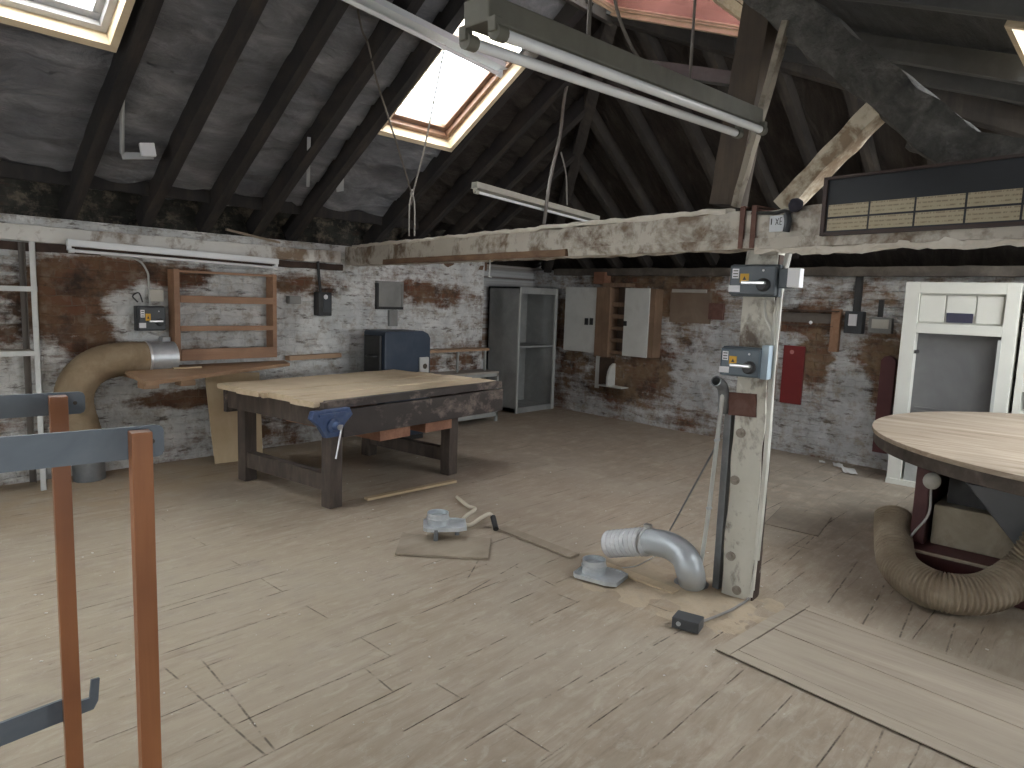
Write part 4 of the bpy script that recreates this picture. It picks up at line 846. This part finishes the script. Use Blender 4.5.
# ------------------------------------------------------------------ things on and by the post
def piso(label, pxa, pya, pxb, pyb, d, body):
    a, b = PF(pxa, pya, d), PF(pxb, pyb, d); w = (b-a).dot(PU); o = PC + PU*((a-PC).dot(PU)) + PN_*.008; o.z = b.z
    return isolator("isolator_switch", label, o, PU, PN_, w, a.z-b.z, d, body)
M_isb = simple("slate_blue_isolator", (.075,.10,.122), (.10,.13,.155), scale=5, rough=.42, bump=.03)
t, f = piso("slate grey isolator switch at the top of the post under the beam, yellow label", 730, 264, 776, 297, .11, M_iso)
w_ = .245
MB().obox(f(w_, .045, .02), PU*.07, PN_*.06, (0,0,.10)).build("side_box", M_iso, t, bevel=.006)
sb = MB().obox(f(w_+.05, .05, .03), PU*.06, PN_*.075, (0,0,.095)).build("side_plate", M_lab, t, bevel=.004); sb["label"] = "white side plate"
t2, f2 = piso("slate blue isolator switch lower on the post above the bare brown patch", 720.5, 346, 760, 379.5, .11, M_isb)
MB().obox(f2(.215, .0, .01), PU*.035, PN_*.08, (0,0,.175)).build("cover_edge", simple("pale_blue_edge", (.30,.38,.45), (.36,.44,.5)), t2)
# white cables down the side of the post
M_wc = simple("white_cable", (.66,.65,.60), (.55,.54,.48), scale=8, rough=.5, bump=0)
cb = thing("cable_bundle", "bundle of white cables strapped down the side edge of the post", "cable", PF(760, 560, -.03))
def PS(px, py, d): return PLN(px, py, PC + PN_*d, PN_)
for k, path in enumerate((((787,250), (780,280), (776,320), (772,360), (766,430), (760,500), (752,570), (748,597)), ((784,252), (777,290), (771,325), (769,370), (763,440), (757,520), (750,590)), ((775,298), (773,330), (768,360), (764,430), (758,500), (752,560)), ((761,300), (763,318), (769,335), (770,380), (765,460), (755,560)), ((790,246), (783,275), (778,300), (776,322), (773,327), (771,318), (774,300)))):
    MB().tube([PS(a+3, b, .02-.006*k) for a, b in path], .0085 if k < 4 else .006, 8, 6).build("cable", M_wc, cb, smooth=True)
# grey conduit on the other side of the post
cd = thing("conduit_pipe", "slim grey conduit running down beside the post from a dark pipe stub", "conduit", Z(700, 588))
MB().tube([PS(724,385,.02), PS(722,400,.03), PS(716,450,.05), PS(710,500,.07), PS(703,550,.09), PS(698,575,.10), PS(690,585,.11)], .012, 10, 6).build("conduit_tube", M_cond, cd, smooth=True)
for px, py, d in ((717,440,.048), (709,508,.072)): MB().lathe([(.015,-.008),(.017,-.006),(.017,.006),(.015,.008)], PS(px, py, d), 12, (.1,.3,1)).build("coupling", M_pip, cd, smooth=True)
stub = MB().pipe([PS(716,381,.10), PS(722,386,.03), PS(724,398,.0), PS(723,412,-.02)], .03, .006, 16, 4)
stub.build("pipe_stub", M_dkgal, cd, smooth=True)
pp = [PC - PU*.125 - PN_*.05, PC - PU*.125 - PN_*.05 + Vector((0,0,1.05))]
tag(MB().box(pp[0].x-.02, pp[0].x+.03, pp[0].y-.02, pp[0].y+.02, 0, 1.06).build("cable_trunking", M_dkgal, bevel=.004), "dull grey steel trunking standing against the shaded side of the post", "trunking")
# elbow duct
du = thing("elbow_duct", "bent grey metal duct with a clear hose end rising beside the post", "duct", Z(690, 585))
M_zg = simple("grey_zinc", (.42,.45,.47), (.50,.53,.55), scale=5, rough=.45, metal=.4, bump=.03)
MB().pipe([Vector((3.575,1.79,0)), DP(690,571,3.84), DP(684,556,3.89), DP(670,546,3.97), DP(653,542,4.06), DP(645,541.5,4.10)], .078, .004, 24, 7).build("elbow", M_zg, du, smooth=True)
M_clr, nt, b = new_mat("clear_ribbed_plastic"); g = G(nt); b.inputs["Base Color"].default_value = (.75,.77,.79,1); b.inputs["Roughness"].default_value = .25; b.inputs["Alpha"].default_value = .62
g.l(g.bump(g.noise(g.coord(True, (6,1,6)), 9, 4), .4, .01), b.inputs["Normal"])
MB().pipe([DP(648,541.5,4.085), DP(635,542,4.15), DP(622,543,4.22), DP(609,544,4.29)], lambda t, i: .080+.003*(i % 3), .003, 24, 9).build("clear_hose", M_clr, du, smooth=True)["label"] = "clear plastic hose end"
MB().lathe([(.083,-.012),(.088,-.01),(.088,.01),(.083,.012)], DP(647,541.5,4.09), 24, (.25,.95,-.1)).build("hose_clip", M_stl, du, smooth=True)
c = DP(647,541.5,4.09)+Vector((0,0,.09)); MB().box(c.x-.015, c.x+.015, c.y-.02, c.y+.02, c.z-.012, c.z+.016).build("clip_screw", M_stl, du)
tag(MB().lathe([(.10,0), (.10,.006), (.085,.01)], (3.565,1.79,.0), 24).build("floor_flange_ring", M_dkgal), "flat steel ring round the foot of the bent grey duct", "ring")
# flanges
def flange(label, c, ang, tilt=0, s=1):
    t = thing("duct_flange", label, "flange", c, "loose galvanised duct flanges"); R = Matrix.Rotation(ang, 3, 'Z')
    def q(x, y, z): return Vector(c) + R @ Vector((x*s, y*s, z*s))
    pl = [(-.13,-.10), (-.10,-.13), (.13,-.13), (.20,-.10), (.20,.10), (.13,.13), (-.10,.13), (-.13,.10)]
    MB().prism([q(a, b, .012) for a, b in pl], (0,0,.006)).build("flange_plate", M_galv, t)
    lp = MB()
    for (a, b), (a2, b2) in zip(pl, pl[1:]+pl[:1]): lp.bar(q(a, b, .012), q(a2, b2, .012), .006, .024)
    lp.build("turned_edge", M_galv, t)
    MB().pipe([q(-.02,0,.015), q(-.02,0,.115)], .085*s, .004, 26, 1).build("spigot", M_galv, t, smooth=True)
    MB().lathe([(.085*s,0),(.091*s,.004),(.091*s,.012),(.085*s,.016)], q(-.02,0,.06), 26).build("bead", M_galv, t, smooth=True)
    return t
c = Z(440, 537); fl0 = flange("galvanised duct flange sitting on the plywood offcut near the workbench", (c.x, c.y, .075), math.radians(-40), 0, .85)
for a, b in ((-.09,-.06), (.09,-.07), (0,.08)): MB().cyl((c.x+a, c.y+b, .0135), (c.x+a, c.y+b, .086), .016, 10).build("foot", M_dkgal, fl0)
c = Z(596, 576); flange("galvanised duct flange lying on the bare floor beside the clear hose end", (c.x, c.y, .006), math.radians(-80), 0, .82)
# curly conduit, black box, thin leads
cc = thing("curled_cable", "short curled cream cable with a dark plug end on the floor beyond the plywood offcut", "cable", Z(480, 527))
MB().tube([Z(457,497,.01), Z(468,506,.03), Z(475,509,.08), Z(466,516,.07), Z(462,522,.03), Z(470,525,.02), Z(481,518,.06), Z(490,514,.08), Z(494,520,.04)], .014, 10, 7).build("cable_body", simple("cream_flex", (.52,.46,.36), (.62,.56,.46)), cc, smooth=True)
MB().cyl(Z(493,517,.06), Z(496,529,.012), .02, 10).build("plug_end", M_blk, cc, smooth=True)
bx = thing("foot_switch_box", "small black box with a lead on the floor before the post", "box", Z(694, 630))
u1, u2 = (Z(680,629)-Z(698,634)), (Z(710,626)-Z(698,634)); u1.z = u2.z = 0; u1 = u1.normalized(); u2 = (u2 - u1*u2.dot(u1)).normalized()
o = Z(698, 635); MB().obox((o.x,o.y,.001), u1*.135, u2*.10, (0,0,.055)).build("box_case", simple("charcoal_box", (.045,.047,.05), (.07,.072,.075), rough=.55), bx, bevel=.004)
q = Vector((o.x,o.y,0))+u1*.10; MB().lathe([(.012,0),(.012,.004),(.008,.006)], q+Vector((0,0,.03)), 12, -u2).build("gland", M_pip, bx)
MB().tube([Vector((o.x,o.y,.02))+u2*.10+u1*.02, Z(722,614,.012), Z(738,606,.012), Z(750,596,.02), PS(753,575,-.02), PS(757,530,-.05)], .007, 8, 6).build("lead", simple("grey_lead", (.2,.19,.18), (.28,.26,.24)), bx, smooth=True)
tag(MB().tube([Z(670,530,.006), PS(716,446,.03)], .006, 8, 1).build("thin_lead", M_dkgal, smooth=True), "thin dark lead slanting from the floor up to the conduit beside the post", "cable")
tag(MB().tube([Z(620,568,.006), Z(636,566,.006), Z(648,560,.02), Z(655,556,.05)], .004, 8, 5).build("steel_wire", M_stl, smooth=True), "thin bright wire curling from the bare-floor flange to the clear hose end", "wire")
# ------------------------------------------------------------------ label plate and tally board on the beam
lp = thing("beam_label", "small square white label plate on the beam above the post", "label", BF(778, 231, .01))
a, b = BF(770, 216, .018), BF(787, 231, .018)
M_lp = simple("cool_white_plate", (.52,.55,.57), (.60,.63,.65), bump=0, rough=.4)
w = (b-a).dot(BD); oo = Vector((a.x, a.y, b.z)) - BN*.006; f = frame_of(oo, BD, BN); h = a.z-b.z
MB().obox(f(0,0,0), BD*w, BN*.006, (0,0,h)).build("plate", M_lp, lp, bevel=.001)
pr = MB()
for x in (.08, .86): pr.obox(f(w*x, h*.45, .006), BD*w*.06, BN*.0006, (0,0,h*.38))
for (x0, y0, x1, y1) in ((.34,.42,.50,.82), (.34,.82,.50,.42), (.58,.42,.58,.84), (.58,.84,.68,.84), (.58,.62,.68,.62), (.58,.42,.68,.42)): pr.bar(f(w*x0, h*y0, .0063), f(w*x1, h*y1, .0063), .004, .0006, up=BN)
pr.build("print", M_blk, lp)
kn = BF(797, 207, .03); MB_ = tag(MB().lathe([(0,-.01),(.025,-.008),(.036,.01),(.03,.03),(.016,.045),(.012,.05)], kn, 16, Vector((BN.x, BN.y, .6))).build("rubber_grommet", simple("navy_rubber", (.015,.014,.025), (.025,.024,.04)), smooth=True), "dark rubber cap hanging on the beam beside the white label plate", "cap")
tag(MB().tube([kn-BN*.005, BF(790,212,.02), BF(784,211,.025), BF(776,213,.02), BF(768,213,.015), BF(752,213,.012)], .009, 8, 6).build("black_lead", M_blk, smooth=True), "black lead draped along the beam from the rubber cap past the label plate", "cable")
lb = tag(MB().tube([BF(787,214,.02), BF(788,222,.03), BF(786,232,.03)], .018, 8, 4).build("lead_sleeve", M_isod, smooth=True), "dark sleeve hanging on the beam next to the label plate", "sleeve")
M_nav = simple("navy_board", (.008,.010,.014), (.012,.015,.02), scale=2, rough=.6, bump=.02)
M_bfr = simple("brown_board_frame", (.03,.016,.013), (.05,.028,.022), rough=.6)
def card_mat():
    m, nt, b = new_mat("typed_card"); g = G(nt); v = g.coord(False); sp = g.n("ShaderNodeSeparateXYZ"); g.l(v, sp.inputs[0])
    line = g.math("FRACT", g.math("MULTIPLY", sp.outputs["Z"], 55.0)); ln = g.math("MULTIPLY", g.step(line, .52, .58), g.step(line, .86, .92, 1, 0))
    wd = g.step(g.noise(g.coord(False, (60,60,14)), 3.0, 2, .5), .44, .50)
    base = g.mix(g.noise(g.coord(False), 14, 4), (.46,.40,.28), (.38,.32,.215)); g.l(g.mix(g.math("MULTIPLY", g.math("MULTIPLY", ln, wd), .65), base, (.16,.12,.08)), b.inputs["Base Color"]); b.inputs["Roughness"].default_value = .7; return m
M_card = card_mat()
ba, bb_ = BF(826, 178, .03), BF(826, 236, .03); bt_ = (ba-B0).dot(BD); f = frame_of(B0 + BD*bt_ + BN*.115 + Vector((0,0,bb_.z)), BD, BN); hh = ba.z-bb_.z; LB = 1.35
tl = thing("tally_board", "long navy tally board with rows of typed cream cards mounted on the tie beam", "board", f(LB/2, 0, 0))
MB().obox(f(0,0,0), BD*LB, BN*.018, (0,0,hh)).build("board_panel", M_nav, tl)
for (x0, x1, z0, z1) in ((0, .018, 0, hh), (0, LB, 0, .014), (0, LB, hh-.012, hh)): MB().obox(f(x0, z0, .018), BD*(x1-x0), BN*.012, (0,0,z1-z0)).build("frame_strip", M_bfr, tl)
cw, ch, gp = .182, .054, .009
for r in range(2):
    for k in range(8):
        o = f(.028+k*(cw+gp), .022+r*(ch+gp), .018); MB().obox(o, BD*cw, BN*.002, (0,0,ch)).build("name_card", M_card, tl, loc=o)
for k in range(4, 8):
    o = f(.028+k*(cw+gp), .022+2*(ch+gp), .018); MB().obox(o, BD*cw, BN*.002, (0,0,ch)).build("name_card", M_card, tl, loc=o)
# ------------------------------------------------------------------ strip lights
M_wht = simple("white_enamel", (.80,.82,.83), (.74,.76,.77), rough=.35, bump=0)
M_grym = simple("dusty_grey_enamel", (.34,.33,.28), (.44,.43,.37), scale=5, rough=.6)
M_dimk = simple("dimmed_khaki_enamel", (.10,.096,.075), (.15,.143,.115), scale=5, rough=.7)  # housing colour darkened because its near side is dim
M_tube = simple("unlit_tube_glass", (.80,.81,.82), (.74,.75,.76), rough=.15, bump=0)
M_bat = simple("pale_blue_enamel", (.64,.69,.71), (.72,.76,.78), rough=.4, bump=0)
def strip(label, p, q, ntub, body, hw=.075, hh=.075, wide=.0, rt_=.016, drop=.06, tsp=.075):
    p, q = Vector(p), Vector(q); d = (q-p).normalized(); s = d.cross(Vector((0,0,1))).normalized(); z = s.cross(d).normalized(); L = (q-p).length
    t = thing("strip_light", label, "light", p)
    h = MB().obox(p-s*hw/2, d*L, s*hw, z*hh); h.build("housing", body, t, bevel=.006)
    if wide: MB().prism([p-s*wide/2-z*.004, p+s*wide/2-z*.004, p+s*hw/2+z*.004, p-s*hw/2+z*.004], d*L).build("reflector", body, t)
    for k in range(ntub):
        off = (k-(ntub-1)/2)*tsp; a = p+s*off-z*drop; b = q+s*off-z*drop
        MB().cyl(a+d*.03, b-d*.03, rt_, 16).build("tube", M_tube, t, smooth=True)
        for e, dd in ((a, d), (b, -d)):
            MB().obox(e-s*.014, dd*.03, s*.028, z*(drop+.01)).build("lamp_holder", body, t, bevel=.003); MB().cyl(e+dd*.01, e+dd*.05, rt_+.006, 14).build("tube_cap", body, t, smooth=True)
    return t
a, b = Y(67, 249, 6.42), Y(277.5, 266.5, 6.42)
strip("long white batten strip light fixed along the wall plate above the wooden rack", a+Vector((0,0,.025)), b+Vector((0,0,.02)), 1, M_wht, .06, .055, .0, .013, .034)
a, b = Y(345, -8, 4.2), Y(502, 70, 4.2); dv = (b-a)
sl = strip("pale batten strip light hung across the skylight with brown sashes", a-dv*.35, b, 1, M_bat, .08, .06, .14, .016, .045)
a, b = Y(476, 32, 1.45), Y(752, 131, 1.45)
s3 = strip("large dusty twin-tube strip light hanging before the truss strut", a+Vector((0,0,.02)), b+Vector((0,0,.02)), 2, M_dimk, .10, .07, .0, .0165, .028, .115)
a, b = Y(474, 190, 4.35), Y(597, 223, 4.35)
s4 = strip("small dusty strip light hung low behind the tie beam", a+Vector((0,0,.02)), b+Vector((0,0,.02)), 1, M_grym, .07, .05, .09, .013, .03)
M_chain = simple("dark_chain", (.10,.085,.07), (.16,.14,.12), metal=.3)
def line(name, label, cat, pts, r, mat, sub=5): return tag(MB().tube(pts, r, 8, sub).build(name, mat, smooth=True), label, cat)
def hang(p, t): return (p.x, p.y, t(p.x, p.y)+.02)
q = Y(588, 45, 1.45); line("suspension_chain", "thin chain holding the twin-tube strip light near its middle", "chain", [(q.x,q.y,q.z+.03), (q.x,q.y,zP(q.x,q.y)+.1)], .007, M_chain, 1)
q = Y(690, 78, 1.45); line("suspension_chain", "dark chain hanging before the pink skylight to the twin-tube strip light", "chain", [(q.x,q.y,q.z-.01), (q.x,q.y,zP(q.x,q.y)+.1)], .006, M_chain, 1)
q = Y(640, 62, 2.0); line("light_flex", "slanting flex running down to the twin-tube strip light", "cable", [Y(652, 76, 1.45), Y(632, 48, 1.47), Y(617, 10, 1.48), Y(612, -30, 1.48)], .006, M_chain, 4)
# Y-shaped rope that hangs from the strip light down to the beam
M_rope = simple("grey_rope", (.30,.28,.25), (.42,.40,.36), scale=20)
yp = lambda px, py: BF(px, py, .0) 
rp = thing("hanging_rope", "forked rope hanging from the pale strip light down to the tie beam", "rope", BF(411, 236, -.05))
def YR(px, py): return Y(px, py, 4.9)
MB().tube([Y(355, -4, 4.5), Y(362, 30, 4.55), Y(368, 44, 4.6), Y(378, 85, 4.7), Y(394, 135, 4.8), Y(411, 192, 4.9), Y(411, 205, 4.9)], .008, 8, 5).build("rope_strand", M_chain, rp, smooth=True)
MB().tube([Y(445, 45, 4.22), Y(434, 100, 4.4), Y(424, 150, 4.6), Y(413, 192, 4.88)], .008, 8, 5).build("rope_strand", M_rope, rp, smooth=True)
MB().tube([Y(412, 192, 4.9), Y(409.5, 205, 4.9), Y(409, 236, 4.9)], .007, 8, 4).build("rope_tail", M_rope, rp, smooth=True); MB().tube([Y(412, 192, 4.9), Y(414.5, 205, 4.9), Y(414.5, 236, 4.9)], .007, 8, 4).build("rope_tail", M_rope, rp, smooth=True)
MB().lathe([(.008,-.03),(.018,-.02),(.018,.02),(.008,.03)], Y(412, 193, 4.9), 10).build("knot", M_rope, rp, smooth=True)
# conduit and wire in the dark hip
M_dc = simple("dim_conduit", (.11,.10,.09), (.16,.15,.13))
line("roof_cable", "grey cable dropping through the dark hip behind the twin-tube light", "cable", [Y(590, -5, 4.3), Y(587, 40, 4.3), Y(567, 85, 4.3), Y(560, 135, 4.3), Y(550, 180, 4.3), Y(544, 224, 4.3)], .016, M_dc)
line("roof_cable", "thin dark wire looping down beside the grey cable in the hip", "cable", [Y(561, 152, 4.25), Y(566, 175, 4.25), Y(567, 205, 4.25)], .008, M_dc)
line("wire_hook", "small wire hook dangling under the tie beam before the locker", "hook", [BF(490, 256, -.05), BF(490, 262, .0), BF(490, 270, .02), BF(489, 276, .02), BF(491.5, 277, .02)], .005, M_cond)
# white pipe bracket and bits on the rafters
M_wp = simple("grey_white_plastic", (.34,.35,.36), (.44,.45,.46), rough=.5)
def onL(px, py, off=0): return PLN(px, py, (0, 0, LD+off), (0, T1, 1))
wp = thing("pipe_bracket", "pale L-shaped pipe and box fixed between rafters below the skylight with grey sashes", "bracket", onL(138, 160, .0))
MB().tube([onL(122, 94), onL(122, 153)], .016, 10, 1).build("pipe", M_wp, wp); MB().bar(onL(122, 156), onL(153, 156), .03, .05).build("arm", M_wp, wp)
MB().bar(onL(140, 150), onL(155, 150), .06, .10).build("box", M_lab, wp, bevel=.006)["label"] = "white box"
tag(MB().bar(onL(309, 138), onL(308, 186), .03, .02).build("batten_strip", M_wp), "thin pale strip fixed upright between rafters near the skylight with brown sashes", "strip")
tag(MB().bar(onL(340, 176, -.01), onL(340, 191, -.01), .07, .012, up=(0, T1, 1)).build("card_tag", M_wp), "small pale card pinned to a rafter below the skylight with brown sashes", "card")
# ------------------------------------------------------------------ sky, camera, view
w = bpy.data.worlds.new("overcast"); SC.world = w; w.use_nodes = True; nt = w.node_tree; bgn = nt.nodes["Background"]
bgn.inputs[0].default_value = (.93, .97, 1.0, 1); bgn.inputs[1].default_value = 6.0
cam = bpy.data.cameras.new("camera"); cam.sensor_width = 36; cam.lens = FPX/1024*36; cam.clip_start = .02
co = bpy.data.objects.new("camera", cam); COL.objects.link(co)
co.matrix_world = Matrix(((CR[0], CU[0], -CF[0], 0), (CR[1], CU[1], -CF[1], 0), (CR[2], CU[2], -CF[2], H), (0,0,0,1)))
SC.camera = co
SC.view_settings.view_transform = 'Standard'; SC.view_settings.look = 'None'; SC.view_settings.gamma = 1; SC.view_settings.use_curve_mapping = False
SC.view_settings.exposure = 1.75
SC.cycles.use_denoising = True; SC.cycles.max_bounces = 10; SC.cycles.diffuse_bounces = 7; SC.cycles.transparent_max_bounces = 16; SC.cycles.sample_clamp_indirect = 6
